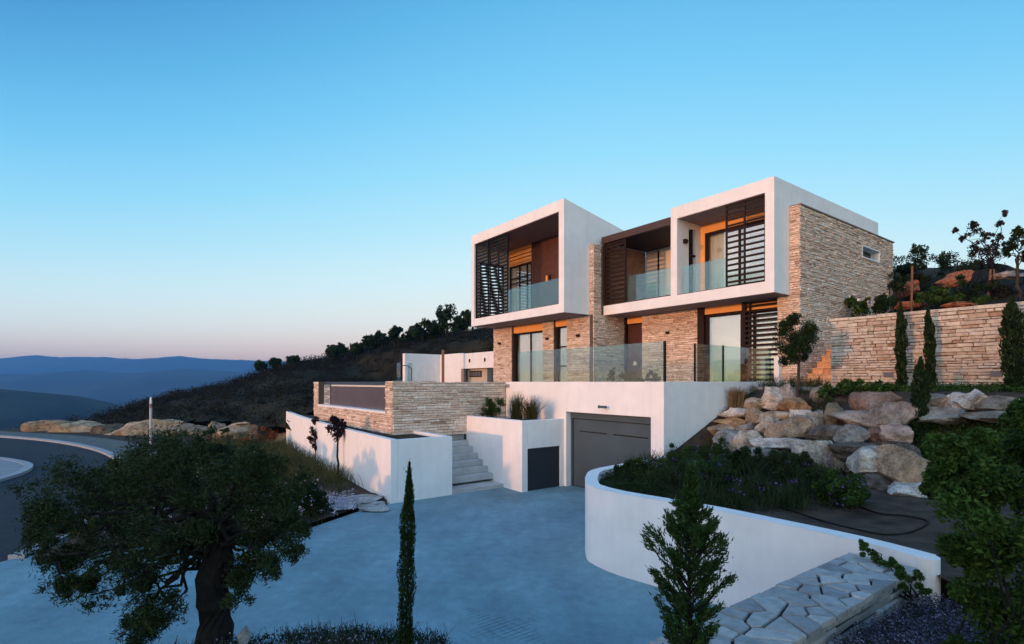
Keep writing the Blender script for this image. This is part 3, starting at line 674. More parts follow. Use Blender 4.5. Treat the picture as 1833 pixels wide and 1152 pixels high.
glazing(villa, -1.28, -.01, GR + .16, 3.21, 5.72, mull=(-1.02,), frame=.07, name='sliding_door', folds=False)
louvre(villa, -1.28, -.02, GR - .03, 3.24, 6.02, 16, .06, mull=(-1.08,), frame=.045, tilt=.012)
mb = MB(); mb.box(-6.77, .6, 6.9, 6.95, 3.2, 6.05); mb.box(-6.77, .36, 7.0, 12.9, 3.2, 6.06); vp_('interior_wall', mb, M['room'])
# right side wall: front end, pier and long flank with a slit window
def flank(mb):
    mb.box(0.003, .67, 5.83, 6.2, 2.9, 6.05, 1); [mb.box(.392, .667, *q, 1) for q in ((5.835, 10.55, 2.9, 8.84), (12.2, 13.6, 2.9, 8.84), (10.55, 12.2, 2.9, 7.86), (10.55, 12.2, 8.33, 8.84))]
    stones(mb, faceB(5.83, 0), .69, 3.0, 6.05, seed=41, lr=(.14, .34)); stones(mb, faceB(5.83, .392), .298, 6.05, 8.86, seed=42, lr=(.12, .3))
    stones(mb, faceX(.67, 5.83), 7.77, 2.9, 8.86, seed=43, holes=((10.55 - 5.83, 12.2 - 5.83, 7.9, 8.33),))
fl = stone_part('stone_wall', flank)
mb = MB(); mb.box(.39, .74, 5.80, 13.63, 8.86, 8.9); vp_('coping', mb, M['soffit'], fl)
# slit window cut as a deep lined box on the wall
mb = MB(); b0, b1 = 10.55, 12.2
mb.box(.40, .715, b0, b0 + .05, 7.9, 8.33); mb.box(.40, .715, b1 - .05, b1, 7.9, 8.33); mb.box(.40, .715, b0 + .05, b1 - .05, 8.28, 8.33); mb.box(.40, .73, b0, b1, 7.85, 7.9)
wn = vp_('window', mb, M['white_cap'])
mb = MB(); mb.box(.405, .41, b0 + .05, b1 - .05, 7.9, 8.28); vp_('pane', mb, mat('dark_glass', (.02, .03, .04), .06, spec=.8), wn)
# glass on the terrace edge
balustrade(villa, -6.46, -.12, .16, 3.303, 4.36, joints=(-4.9, -4.02, -2.62))
balustrade(villa, 1.6, 5.7, -.15, 3.303, 4.36, joints=(2.95, 4.3), axis='y')
vp_('glass_post', MB().box(-.115, -.065, .13, .19, 3.303, 4.37), M['black'])
for b in (1.56, 2.95): vp_('glass_post', MB().box(-.17, -.13, b - .02, b + .02, 3.303, 4.37), M['black'])
mb = MB(); mb.box(-.006, .16, 5.6, 5.82, 3.1, 4.1); vp_('white_pier', mb, M['white'])

# security camera over the garage
t = empty('security_camera', AB(1.95, 0, 2.52), ROT); tag(t, 'small white security camera on the wall above the garage door', 'camera')
mb = MB(); mb.tube([(0, -.01, 0), (0, -.1, 0), (.0, -.14, .03)], .012); mb.box(-.04, .04, -.02, 0, -.05, .05); mb.build('bracket', M['white_cap'], t)
mb = MB(); mb.box(-.20, .06, -.19, -.11, .02, .09); mb.box(-.23, -.20, -.19, -.11, .01, .10); mb.build('camera_body', M['garage'], t, bevel=.01)

# ------------------------------------------------------------------ planter by the garage
t = empty('white_planter', AB(3.84, -1.68, 0), ROT); tag(t, 'white rendered planter with a dark cupboard door, beside the outdoor steps', 'planter')
def pbox(mb, a0, a1, b0, b1, z0, z1, oa, ob): return mb.box(-(a1 - oa), -(a0 - oa), b0 - ob, b1 - ob, z0, z1)
mb = MB(); oa, ob = 3.84, -1.68
pbox(mb, 3.84, 7.0, -1.68, -1.46, -.05, 2.13, oa, ob)
pbox(mb, 3.84, 4.02, -.16, -.003, -.05, 2.13, oa, ob); pbox(mb, 3.84, 4.02, -1.46, -.16, 1.28, 2.13, oa, ob)
mb.build('planter_wall', M['white'], t, bevel=.012)
mb = MB(); pbox(mb, 3.87, 3.93, -1.45, -.17, .01, 1.27, oa, ob); cd = mb.build('cupboard_door', M['cupboard'], t, bevel=.004)
mb = MB(); pbox(mb, 4.02, 6.99, -1.46, -.005, 1.3, 1.98, oa, ob); mb.build('soil', M['soil'], t)

# ------------------------------------------------------------------ steps between planter and retaining wall
t = empty('outdoor_steps', AB(4.6, -2.6, 0), ROT); tag(t, 'grey concrete steps rising between two white walls to the pool', 'steps')
mb = MB()
nst = 9
for k in range(nst):
    a0 = 5.05 + k * .30 if k else 4.78
    mb.box(-(9.4 - 4.6), -(a0 - 4.6), -3.52 + 2.6, -1.685 + 2.6, k * .185 - (.03 if k == 0 else 0), (k + 1) * .185 - (.07 if k == 0 else 0))
mb.build('tread', M['step'], t, bevel=.012)

# ------------------------------------------------------------------ white retaining wall in front of the pool (U-shaped planter)
t = empty('retaining_wall', AB(4.78, -5.44, 0), ROT); tag(t, 'long white rendered retaining wall in front of the pool, curved corner by the steps', 'wall')
mb = MB(); oa, ob = 4.78, -5.44
ln = [AB(4.78, -5.44), AB(8, -5.35), AB(12, -5.15), AB(16.2, -4.8), AB(21.0, -4.25)]
mbw = MB()
inv_l = lambda v: ((-(inv(v.x, v.y)[0] - oa)), inv(v.x, v.y)[1] - ob, 0)
sweep(mbw, [inv_l(p) for p in ln], .2, -.06, 1.73, side=1)
mbw.box(-.0, -.2, .2, 1.92, -.06, 1.73 - .02); mbw.box(-.2, -2.6, 1.74, 1.92, -.06, 1.71)
mbw.build('wall_body', M['white'], t, bevel=.012)
sp_ = [inv_l(p) for p in ln]
mb = MB(); mb.prism([(q[0], q[1] + .19) for q in sp_[::-1] if q[0] < -.1] + [(-.2, .21), (-.2, 1.74), (-4, 1.74), (sp_[-1][0], sp_[-1][1] + .8)], .9, 1.62); mb.build('soil', M['soil'], t)
mb = MB(); mb.tube([(-.5 - k * .5, .55 + .1 * math.sin(k * 1.3) + .02 * k, 1.66 + .02 * math.sin(k * 2)) for k in range(26)], .016, 6); mb.build('hose', M['black'], t)

# ------------------------------------------------------------------ pool in dry stone
t = empty('swimming_pool', AB(7.0, -4.4, 1.6), ROT); tag(t, 'raised swimming pool with stone walls and a dark glazed overflow edge', 'pool')
def pool_front(mb):
    Lf = 8.4; z0, z1 = -.1, 1.7
    mb.box(-Lf, -.52, .003, .28, z0, .66, 1); mb.box(-.52, -.003, .003, .3, z0, z1, 1); mb.box(-Lf, -Lf + .62, .003, .3, z0, z1, 1)
    stones(mb, lambda u, z, d: (-Lf + u, -d, z), Lf, z0, .68, seed=51, lr=(.15, .42))
    stones(mb, lambda u, z, d: (-.52 + u, -d, z), .555, .68, z1 + .02, seed=52, lr=(.12, .3)); stones(mb, lambda u, z, d: (-Lf + u, -d, z), .62, .68, z1, seed=53, lr=(.12, .3))
mb = MB(); pool_front(mb); mb.build('front_wall', [M['stone'], M['mortar']], t)
mb = MB(); mb.box(-.3, -.002, .31, 4.38, -.1, 1.66, 1); stones(mb, lambda u, z, d: (d, u, z), 4.385, -.1, 1.73, hr=(.05, .1), lr=(.2, .6), depth=.05, seed=54, ztop=lambda u: 1.73 - .008 * u)
mb.build('side_wall', [M['stone'], M['mortar']], t)
mb = MB(); mb.box(-7.77, -.53, -.03, .30, .665, .73); mb.build('overflow_sill', M['white_cap'], t, bevel=.01)
mb = MB(); mb.box(-7.77, -.53, .32, .40, .73, 1.52, 0); mb.build('pool_glass', mat('pool_glass', (.10, .075, .075), .25, .1, 1.5, spec=.6), t)
mb = MB(); mb.box(-7.77, -.53, .22, .5, 1.60, 1.70); mb.build('coping_beam', mat('dark_coping', (.03, .04, .065), .35), t)
mb = MB(); mb.box(-7.0, -.53, .30, .34, 1.52, 1.575); mb.build('water_line', M['white_cap'], t)
mb = MB(); mb.box(-7.77, -.53, .5, 4.2, 1.3, 1.5); mb.build('water', mat('pool_water', (.02, .06, .08), .03), t)
mb = MB()  # thin bars stand in for foliage reflected in the pane
for k in range(5):
    mb.tube([(-7.76, .24, .76 + k * .16), (-7.02, .24, .80 + k * .16 + (.1 if k % 2 else -.04))], .012, 5)
for k in range(5): mb.tube([(-7.74 + k * .17, .235, .74), (-7.70 + k * .16, .235, 1.58)], .012, 5)
mb.build('foliage_reflection', M['white_cap'], t)
mb = MB(); mb.box(-8.4, -8.1, .3, 8.5, -.1, 1.62); mb.box(-8.1, -.3, 4.25, 8.6, -.1, 1.6); mb.build('pool_deck', M['path'], t)

# ------------------------------------------------------------------ annex behind the pool
t = empty('white_annex', AB(24, 9, 2.2), ROT); tag(t, 'low white annex wall with small doors behind the pool terrace', 'building')
mb = MB(); lx = lambda a: -(a - 24)
mb.box(lx(34), lx(25.15), 0, .3, 0, 3.23); mb.box(lx(20.9), lx(14), 0, .3, 0, 3.1); mb.box(lx(25.15), lx(20.9), 0, .3, 2.06, 3.17)
mb.box(lx(28.75), lx(28.35), -3.0, 0, 0, 3.25)
mb.build('wall', M['white'], t, bevel=.01)
mb = MB(); mb.box(lx(25.15), lx(20.9), .5, .55, 0, 2.1); mb.build('recess_wall', M['stone_pale'], t)
mb = MB(); mb.box(lx(22.2), lx(21.0), .36, .42, .02, 2.05); dd = mb.build('door', M['garage'], t)
mb = MB(); mb.box(lx(21.62), lx(21.58), .345, .36, .02, 2.05); mb.build('door_joint', M['black'], dd)
mb = MB(); mb.box(lx(24.7), lx(23.1), .44, .5, 1.45, 1.9); ww = mb.build('window', M['brown'], t)
mb = MB(); 
for k in range(4): mb.box(lx(24.62) + k * .38, lx(24.62) + k * .38 + .3, .43, .438, 1.52, 1.83)
mb.build('pane', mat('small_pane', (.10, .10, .11), .2), ww)
mb = MB(); mb.box(lx(25.15), lx(24.85), .05, .25, 0, 2.06); mb.build('jamb', M['soffit'], t)
for a in (23.9, 21.9):
    mb = MB(); mb.box(lx(a) - .05, lx(a) + .05, -.08, 0, 2.5, 2.75); mb.build('wall_lamp', M['brown'], t)
p = onb(793, 7.2); ph = empty('steel_post', (p.x, p.y, 2.2)); tag(ph, 'thin rust-brown post standing before the white annex', 'post')
mb = MB(); mb.box(-.09, .09, -.09, .09, 0, EYE + 57 / F_PX * p.y - 2.2); mb.build('shaft', mat('rust', (.20, .085, .06), .6, .2), ph); mb = MB(); mb.box(-.12, .12, -.12, .12, 0, .03); mb.build('foot_plate', M['brown'], ph)
# glass screen on the pool deck
t = empty('glass_screen', AB(15.3, -.1, 3.2), ROT); tag(t, 'small free-standing glass screen at the far end of the pool', 'glass screen')
mb = MB(); mb.box(-.26, .24, -.33, -.31, 0, 1.03); mb.build('glass_panel', M['glass'], t)
mb = MB(); mb.box(.27, .75, -.0, .02, 0, 1.0); mb.build('glass_panel', M['glass'], t)
mb = MB(); mb.box(.235, .27, -.34, -.28, 0, 1.06); mb.box(-.275, -.26, -.34, -.30, 0, 1.04); mb.build('post', M['black'], t)
mb = MB(); mb.tube([(.75, 0, .0), (.75, 0, .72), (.6, -.1, .84), (.42, -.2, .9), (.3, -.25, .86)], .022, 6); mb.build('handrail', M['black'], t)

# ------------------------------------------------------------------ curved white garden wall
CW = [onz(px, py, 1.4) for px, py in ((1182, 816.5), (1164, 821), (1098.5, 832), (1059, 840.8), (1048.5, 851.7), (1048.5, 861), (1056, 869), (1100, 881), (1180, 895), (1271, 910.6), (1400, 937.5), (1535, 967), (1653, 998))]
CW = catmull(CW, 8)
t = empty('curved_wall', (1.4, 10.4, 0)); tag(t, 'white curved garden wall sweeping from the garage to the foreground', 'wall')
mb = MB(); sweep(mb, [p - Vector((1.4, 10.4, 0)) for p in CW], .24, -.06, 1.385, side=-1)
o = mb.build('wall_body', M['white'], t, smooth=False)
mb = MB(); sweep(mb, [p - Vector((1.4, 10.4, 0)) for p in CW], .24, 1.386, 1.4, side=-1); mb.build('coping', M['white_cap'], t)
e = CW[-1]
mb = MB(); mb.tube([(e.x + .09 - 1.4, e.y + .08 - 10.4, -.06), (e.x + .09 - 1.4, e.y + .08 - 10.4, 1.39)], .125, 20); mb.build('rounded_end', M['white'], t, smooth=False)

# ------------------------------------------------------------------ flagstone-topped wall
t = empty('flagstone_wall', AB(-6.34, -6.2, .6), ROT); tag(t, 'low stone wall topped with irregular grey flagstones, foreground right', 'wall')
def flag():
    mb = MB(); x0, x1, y0, y1 = -.31, .31, -3.2, 1.85; zt_ = .67
    mb.box(x0 + .01, x1 - .01, y0, y1, -.7, zt_ - .035, 1)
    rng = random.Random(8)
    stones(mb, lambda u, z, d: (x1 - .01 + d, y0 + u, z), y1 - y0, -.7, zt_ - .03, hr=(.08, .16), lr=(.2, .75), depth=.05, seed=61, jit=1.6, gap=.016)
    stones(mb, lambda u, z, d: (x0 + .01 - d, y1 - u, z), y1 - y0, -.7, zt_ - .03, hr=(.07, .14), lr=(.2, .7), depth=.03, seed=62, jit=1.2)
    # crazy paving on top: voronoi-like cells
    pts = []
    while len(pts) < 62:
        q = (rng.uniform(x0 - .02, x1 + .02), rng.uniform(y0, y1)); dm = rng.choice((.10, .14, .19, .26))
        if all(math.hypot(q[0] - p[0], (q[1] - p[1]) * .8) > dm for p in pts): pts.append(q)
    for i, p in enumerate(pts):
        cell = [(x0 - .02, y0), (x1 + .035, y0), (x1 + .035, y1), (x0 - .02, y1)]
        for j, q in enumerate(pts):
            if i == j or abs(q[1] - p[1]) > 1.3: continue
            mxp = ((p[0] + q[0]) / 2, (p[1] + q[1]) / 2); n_ = (q[0] - p[0], q[1] - p[1]); ln_ = math.hypot(*n_)
            f_ = lambda c: ((c[0] - mxp[0]) * n_[0] + (c[1] - mxp[1]) * n_[1]) / ln_ + .0115
            new = []
            for k in range(len(cell)):
                a_, b_ = cell[k], cell[(k+1) % len(cell)]; fa, fb = f_(a_), f_(b_)
                if fa <= 0: new.append(a_)
                if fa * fb < 0:
                    s = fa / (fa - fb); new.append((a_[0] + (b_[0] - a_[0]) * s, a_[1] + (b_[1] - a_[1]) * s))
            cell = new
            if len(cell) < 3: break
        if len(cell) >= 3:
            cx_ = sum(c[0] for c in cell) / len(cell); cy_ = sum(c[1] for c in cell) / len(cell)
            cell = [(c[0] + rng.uniform(-.006, .006), c[1] + rng.uniform(-.006, .006)) for c in cell]
            h = zt_ + rng.uniform(-.006, .006); nn = len(cell)
            inn = [(cx_ + (c[0] - cx_) * .95, cy_ + (c[1] - cy_) * .95) for c in cell]
            vs = [(c[0], c[1], zt_ - .05) for c in cell] + [(c[0], c[1], h - .012) for c in cell] + [(c[0], c[1], h + rng.uniform(-.002, .002)) for c in inn]
            fs = [tuple(range(2*nn, 3*nn))] + [(k, (k+1) % nn, nn + (k+1) % nn, nn + k) for k in range(nn)] + [(nn + k, nn + (k+1) % nn, 2*nn + (k+1) % nn, 2*nn + k) for k in range(nn)]
            mb.add(vs, fs, 0, min(1, max(0, rng.gauss(.55, .25))))
    return mb
flag().build('stonework', [M['stone_blue'], M['mortar_grey']], t)

# ------------------------------------------------------------------ garden wall on the right and side stair
t = empty('garden_wall', AB(-1.7, 5.61, 3.0), ROT); tag(t, 'pale dry stone garden wall to the right of the side stair', 'wall')
mb = MB(); mb.box(.003, 9.5, .003, .45, -.2, 2.13, 1)
stones(mb, lambda u, z, d: (u, -d, z), 9.5, -.2, 2.08, hr=(.055, .12), lr=(.13, .5), depth=.055, seed=71, gap=.012, jit=.7)
stones(mb, lambda u, z, d: (-d, .45 - u, z), .45, -.2, 2.08, hr=(.065, .13), lr=(.2, .3), depth=.03, seed=72)
rng = random.Random(3); u = -.03
while u < 9.4:
    w = rng.uniform(.4, .9); mb.box(u, u + w - .01, -.06, .47, 2.085 + rng.uniform(-.004, .004), 2.16 + rng.uniform(-.012, .012), 0, rng.uniform(.4, .9)); u += w
mb.build('stonework', [M['stone_pale'], M['mortar']], t)
mb = MB()
for u in (1.36, 3.58): mb.box(u, u + .22, -.06, -.01, .42, .56)
mb.build('step_light', mat('step_light', (.09, .10, .125), .6), t)
t = empty('side_stair', AB(-1.2, 5.7, 3.0), ROT); tag(t, 'stone-faced stair rising between the villa flank and the garden wall', 'stairs')
mb = MB()
for k in range(10):
    y0 = .25 + k * .33; z0 = .15 + k * .2
    x0, x1 = -.48, .49
    mb.box(x0, x1, y0 + .004, y0 + .33 + (3 if k == 9 else 0), z0 - .3, z0 + .19, 1, .6)
    stones(mb, lambda u, z, d: (x0 + u, y0 - d, z), x1 - x0, z0, z0 + .165, hr=(.15, .18), lr=(.2, .5), depth=.02, seed=80 + k)
    mb.box(x0, x1, y0 - .03, y0 + .335, z0 + .17, z0 + .2, 0, .75)
mb.build('tread', [M['stone_warm'], M['mortar']], t)
mb = MB()
mb.box(-1.75, .6, -1.4, .25, .02, .15); mb.build('landing', M['stone_blue'], t)

# ------------------------------------------------------------------ ground of the garden
def bed_z(x, y):
    a, b = inv(x, y)
    if b < 1.2: z = 1.18 + .03 * (b + 4.4)
    else: z = 1.35 + 1.7 * smooth((b - 1.2) / 3.0)
    if b > 4.2: z += (b - 4.2) * .06
    k = smooth((-a - 6.0) / 4)
    if b < 1.2: z += .35 * k
    return z + .05 * nz(x, y, .6, 21)
bp = [p + Vector((0, 0, 0)) for p in CW]
poly = []
for i, p in enumerate(CW):
    d = (CW[min(i+1, len(CW)-1)] - CW[max(i-1, 0)]).normalized(); q = p + Vector((-d.y, d.x, 0)) * .12
    poly.append((q.x, q.y))
ext = [AB(-7.0, -4.4), AB(-16, -4.4), AB(-16, 5.75), AB(-1.75, 5.75), AB(-1.75, 5.6), AB(-.02, 5.6), AB(-.02, .0)]
poly = poly[2:] + [(p.x, p.y) for p in ext]
fill_grid('garden_soil', poly, M['soil'], bed_z, .3)
def bank_z(x, y):
    a, b = inv(x, y)
    if a > -6.4:      # left of the flagstone wall: a mound round the viewer's feet falling to the driveway
        d = y - (5.15 - .28 * abs(x + 1.4) - .10 * max(0, -x - 2.4) ** 2)
        z = 1.24 * smooth(-d / .8 + .3) - .12
        if x > -.55: z = min(z, max(-.12, 1.2 - 1.1 * (x + .55) - .3 * max(0, y - 3)))
        k = smooth((-6.0 - a) / .4)
    else: z = .95 + .06 * max(0, -5.5 - b) + .04 * max(0, -a - 7)
    return z + .05 * nz(x, y, .5, 31)
fill_grid('foreground_bank', [(-7, -11), (-7, 3), (-5, 4.3), (-3, 5.4), (-1.2, 5.7), (.3, 5.2), tuple(AB(-6.34, -8.5))[:2], tuple(AB(-6.38, -4.32))[:2], tuple(AB(-7.05, -4.38))[:2], tuple(AB(-16, -4.4))[:2], (13, -11)], M['soil'], bank_z, .3)

# ------------------------------------------------------------------ boulders
def rock_obj(name, c, half, seed, col, rotz=0, label=None, cat='boulder', group=None, sub=4, pw_=.72):
    rng = random.Random(seed); bm = bmesh.new(); bmesh.ops.create_icosphere(bm, subdivisions=sub, radius=1)
    planes = []
    for _ in range(13):
        v = Vector((rng.uniform(-1, 1), rng.uniform(-1, 1), rng.uniform(-1, 1))).normalized(); planes.append((v, rng.uniform(.56, .88)))
    off = Vector((rng.random() * 50, rng.random() * 50, rng.random() * 50))
    for v in bm.verts:
        p = v.co.copy(); p = Vector([math.copysign(abs(q) ** pw_, q) for q in p])
        for n_, d in planes:
            e = p.dot(n_) - d
            if e > 0: p -= n_ * e
        rg_ = (1 - abs(noise.noise(p * 1.9 + off * 2))) ** 6
        p *= 1 - .10 * rg_ + .13 * noise.noise(p * 1.4 + off) + .07 * noise.noise(p * 3.5 + off) + .035 * noise.noise(p * 8 + off) + .02 * noise.noise(p * 17 + off)
        v.co = p
    mx_ = [max(abs(v.co[i]) for v in bm.verts) for i in range(3)]
    for v in bm.verts: v.co = Vector((v.co.x / mx_[0] * half[0], v.co.y / mx_[1] * half[1], v.co.z / mx_[2] * half[2]))
    for f in bm.faces: f.smooth = True
    me = bpy.data.meshes.new(name); bm.to_mesh(me); bm.free(); me.materials.append(M['rock']); me.set_sharp_from_angle(angle=R(24))
    o = bpy.data.objects.new(name, me); C.objects.link(o); o.location = c; o.rotation_euler = (0, 0, rotz); o.color = (*col, 1)
    return tag(o, label, cat, group)
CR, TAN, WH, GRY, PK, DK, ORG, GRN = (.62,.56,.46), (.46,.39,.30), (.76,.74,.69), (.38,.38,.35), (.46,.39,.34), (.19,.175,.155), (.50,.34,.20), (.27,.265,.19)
BL = [  # u0 v0 u1 v1 in the enlarged garden view, colour, label
 (285,225,405,292,CR,'small cream boulder next to the blond grass tuft'), (488,235,640,312,ORG,'tan orange boulder below the small dark shrub at the stair foot'),
 (395,180,492,296,WH,'upright white boulder below the pale slab at the terrace end'), (455,160,560,255,(.42,.42,.41),'flat pale grey slab boulder topmost under the terrace corner'),
 (135,330,312,372,ORG,'long low orange-streaked boulder touching the white terrace wall'), (296,290,378,398,TAN,'tan upright boulder right of the long orange-streaked one'),
 (108,370,262,422,TAN,'flat tan boulder lowest but one against the white terrace wall'), (252,370,338,425,GRY,'grey squarish boulder with a dark hole, left of the moss patch'),
 (366,345,472,442,CR,'cream boulder above the long white slab-like boulder'), (370,302,512,352,CR,'low cream boulder under the upright white one'),
 (465,330,662,442,TAN,'largest tan boulder in the middle of the rockery'), (556,290,672,340,WH,'small white boulder right of the tan orange one'),
 (636,303,728,392,GRY,'rough grey boulder left of the greenish one'), (712,265,832,388,GRN,'greenish brown boulder half under the leafy shrub'),
 (832,305,1048,388,PK,'wide pinkish grey boulder under the slanted brown one'), (1036,265,1212,392,PK,'tall pinkish boulder left of the dark young tree'),
 (942,198,1155,302,(.34,.24,.19),'slanted brown-pink boulder highest beside the leafy shrub'), (652,385,818,474,DK,'dark boulder right of the largest tan one'),
 (812,385,988,474,GRY,'flat-faced grey boulder below the wide pinkish grey one'), (978,395,1068,466,(.30,.19,.16),'reddish dark boulder between the grey and the pink blocks'),
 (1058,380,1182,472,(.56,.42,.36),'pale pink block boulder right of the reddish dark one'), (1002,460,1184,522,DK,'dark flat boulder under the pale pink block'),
 (108,420,242,535,(.36,.40,.40),'blue-grey slab boulder leaning at the left end of the rockery'), (222,420,372,532,CR,'cream boulder with a small hole right of the blue-grey slab'),
 (358,444,577,506,WH,'long white slab-like boulder lying in the lower row'), (576,460,845,606,WH,'largest white boulder of the lower row'),
 (322,510,505,572,GRY,'grey boulder half hidden by rosemary under the long white slab'), (856,515,1068,660,WH,'whitish boulder with a dark hole right of the largest white one'),
 (1008,560,1068,658,(.46,.42,.37),'small upright boulder between whitish and orange-faced ones'), (1066,518,1312,695,(.55,.42,.30),'large cream boulder with an orange face at the rockery end'),
 (1088,690,1316,815,WH,'mottled white boulder lowest beneath the orange-faced one'), (1306,655,1385,722,WH,'small white boulder half hidden by the big bush'),
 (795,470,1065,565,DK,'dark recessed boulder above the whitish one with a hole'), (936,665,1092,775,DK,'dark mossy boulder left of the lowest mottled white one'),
 (176,284,342,332,WH,'flat whitish boulder just below the small cream one'), (1280,200,1402,292,(.38,.33,.27),'brownish boulder left end of the upper right row'),
 (1386,205,1495,292,WH,'white boulder second along the upper right row'), (1476,192,1634,297,WH,'tallest white boulder of the upper right row'),
 (1616,218,1780,292,(.34,.30,.24),'mossy brown boulder right end of the upper right row'), (1285,288,1505,365,GRY,'grey ledge boulder below the upper right row'),
 (660,170,722,250,GRY,'grey step-like boulder behind the tan orange one'), (1500,300,1760,350,(.30,.29,.26),'long low ledge boulder under the mossy brown one')]
for i, (u0, v0, u1, v1, col, lab) in enumerate(BL):
    px, py = 1240 + (u0 + u1) / 2 / 3.091, 640 + (v0 + v1) / 2 / 3.091
    b = 1.3 + max(-1.2, (800 - py) / 100 * 2.3)
    if px > 1640: b += .25
    p = onb(px, b, py); s = p.y / F_PX
    hw, hh = (u1 - u0) / 2 / 3.091 * s * 1.36, (v1 - v0) / 2 / 3.091 * s * 1.4
    rock_obj('boulder', p, (hw, max(.22, min(hw, .55) * .95), hh), 100 + i, col, R(-25 + 14 * math.sin(i * 2.1)) if False else R(10 * math.sin(i * 2.1)), lab, 'boulder', 'boulders of the garden rockery', 4, .5)
ROAD = [(52, 757, 70, 774, DK, 'small dark roadside rock at the far left end'), (62, 755, 115, 782, TAN, 'tan roadside boulder nearest the far road bend'), (108, 756, 184, 788, CR, 'cream roadside boulder left of the dark gap'),
        (180, 757, 222, 790, DK, 'dark roadside boulder in the gap'), (214, 756, 312, 796, CR, 'widest cream roadside boulder behind the marker post'), (308, 757, 374, 792, PK, 'pinkish roadside boulder right of the marker post'),
        (372, 757, 404, 794, PK, 'narrow pink roadside boulder between two bushes'), (400, 757, 452, 786, CR, 'cream roadside boulder right of the bushes'), (448, 762, 480, 790, DK, 'dark roadside boulder near the russet shrub'), (482, 776, 516, 794, TAN, 'low tan roadside boulder beside the white retaining wall')]
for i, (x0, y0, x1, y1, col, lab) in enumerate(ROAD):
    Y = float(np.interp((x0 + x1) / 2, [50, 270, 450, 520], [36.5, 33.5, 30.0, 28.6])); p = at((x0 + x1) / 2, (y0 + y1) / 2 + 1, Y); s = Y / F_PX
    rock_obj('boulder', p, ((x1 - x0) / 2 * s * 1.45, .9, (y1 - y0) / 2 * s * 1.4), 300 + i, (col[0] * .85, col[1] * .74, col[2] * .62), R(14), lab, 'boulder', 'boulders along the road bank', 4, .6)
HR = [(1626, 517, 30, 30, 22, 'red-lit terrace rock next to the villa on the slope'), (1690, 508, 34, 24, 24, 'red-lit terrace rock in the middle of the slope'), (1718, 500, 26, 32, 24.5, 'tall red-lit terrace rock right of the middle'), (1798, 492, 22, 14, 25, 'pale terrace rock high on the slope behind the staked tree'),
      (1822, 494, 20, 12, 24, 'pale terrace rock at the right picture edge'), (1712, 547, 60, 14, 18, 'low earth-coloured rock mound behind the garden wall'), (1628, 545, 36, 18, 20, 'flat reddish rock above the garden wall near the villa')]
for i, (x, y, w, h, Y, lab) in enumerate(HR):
    s = Y / F_PX; rock_obj('hill_rock', at(x, y, Y), (w / 2 * s * 1.0, .6, h / 2 * s * 1.0), 340 + i, (.46, .19, .11) if i not in (3, 4) else (.5, .42, .36), R(30), lab, 'rock', 'rocks of the hillside terraces')  # red rocks carry the sunset light in their colour
# path slabs by the retaining wall and a pale stone in the foreground bed
SLAB = [(602, 880, 688, 895, 'upper flat pale stone slab at the retaining wall foot'), (632, 893, 700, 912, 'lower flat pale stone slab at the driveway edge'), (585, 893, 634, 908, 'small pale slab under the flowering plants')]
for i, (x0, y0, x1, y1, lab) in enumerate(SLAB):
    zt_ = .20 if i != 1 else .10; p = onz((x0 + x1) / 2, (y0 + y1) / 2, zt_); q0, q1 = onz(x0, y1, zt_), onz(x1, y1, zt_); d = abs(onz(x0, y0, zt_).y - q0.y)
    rock_obj('path_slab', p - Vector((0, 0, .07)), ((q1.x - q0.x) / 2, d / 2, .075), 370 + i, (.5, .52, .53), R(8), lab, 'paving slab', 'flat slabs beside the retaining wall', 3, .5)
rock_obj('pale_stone', at(437, 1136, 4.35), (.06, .06, .08), 380, (.6, .62, .62), 0, 'small rounded pale stone in the foreground ground cover', 'stone', None, 3, .9)

# ------------------------------------------------------------------ vegetation
G = np.random.default_rng(7)
def unit(n):
    v = G.normal(size=(n, 3)); return v / np.linalg.norm(v, axis=1, keepdims=True)
def leaf_quads(mb, P, ln, wd, mi=0, dirs=None, tint=None, spread=1.0):
    """small diamond leaves at points P"""
    n = len(P)
    if n == 0: return
    u = unit(n)
    if dirs is not None:
        u = dirs + u * spread; u /= np.linalg.norm(u, axis=1, keepdims=True)
    w = np.cross(u, unit(n)); w /= np.linalg.norm(w, axis=1, keepdims=True) + 1e-9
    l = ln * G.uniform(.6, 1.25, (n, 1)); k = wd * G.uniform(.7, 1.2, (n, 1))
    V = np.stack([P - u * l / 2, P + w * k / 2 - u * l * .08, P + u * l / 2, P - w * k / 2 - u * l * .08], 1).reshape(-1, 3)
    T = np.clip(G.normal(.45, .22, n) if tint is None else tint, 0, 1)
    mb.raw(V, 4, mi, np.repeat(T, 4))
def blob_pts(c, r, n, pw=2.2, squash=(1, 1, 1)):
    return np.array(c) + unit(n) * (G.random((n, 1)) ** (1 / pw)) * np.array(r if hasattr(r, '__len__') else (r, r, r)) * np.array(squash)
def limb(mb, p0, p1, r0, r1, wob=.06, n=6, seg=5, mi=0):
    p0, p1 = Vector(p0), Vector(p1); d = (p1 - p0); pts = []
    for i in range(seg + 1):
        t = i / seg; o = Vector(G.normal(size=3)) * wob * d.length * (0 if i in (0, seg) else 1) * .5
        pts.append(p0 + d * t + o)
    mb.tube(pts, [r0 + (r1 - r0) * i / seg for i in range(seg + 1)], n, mi); return pts
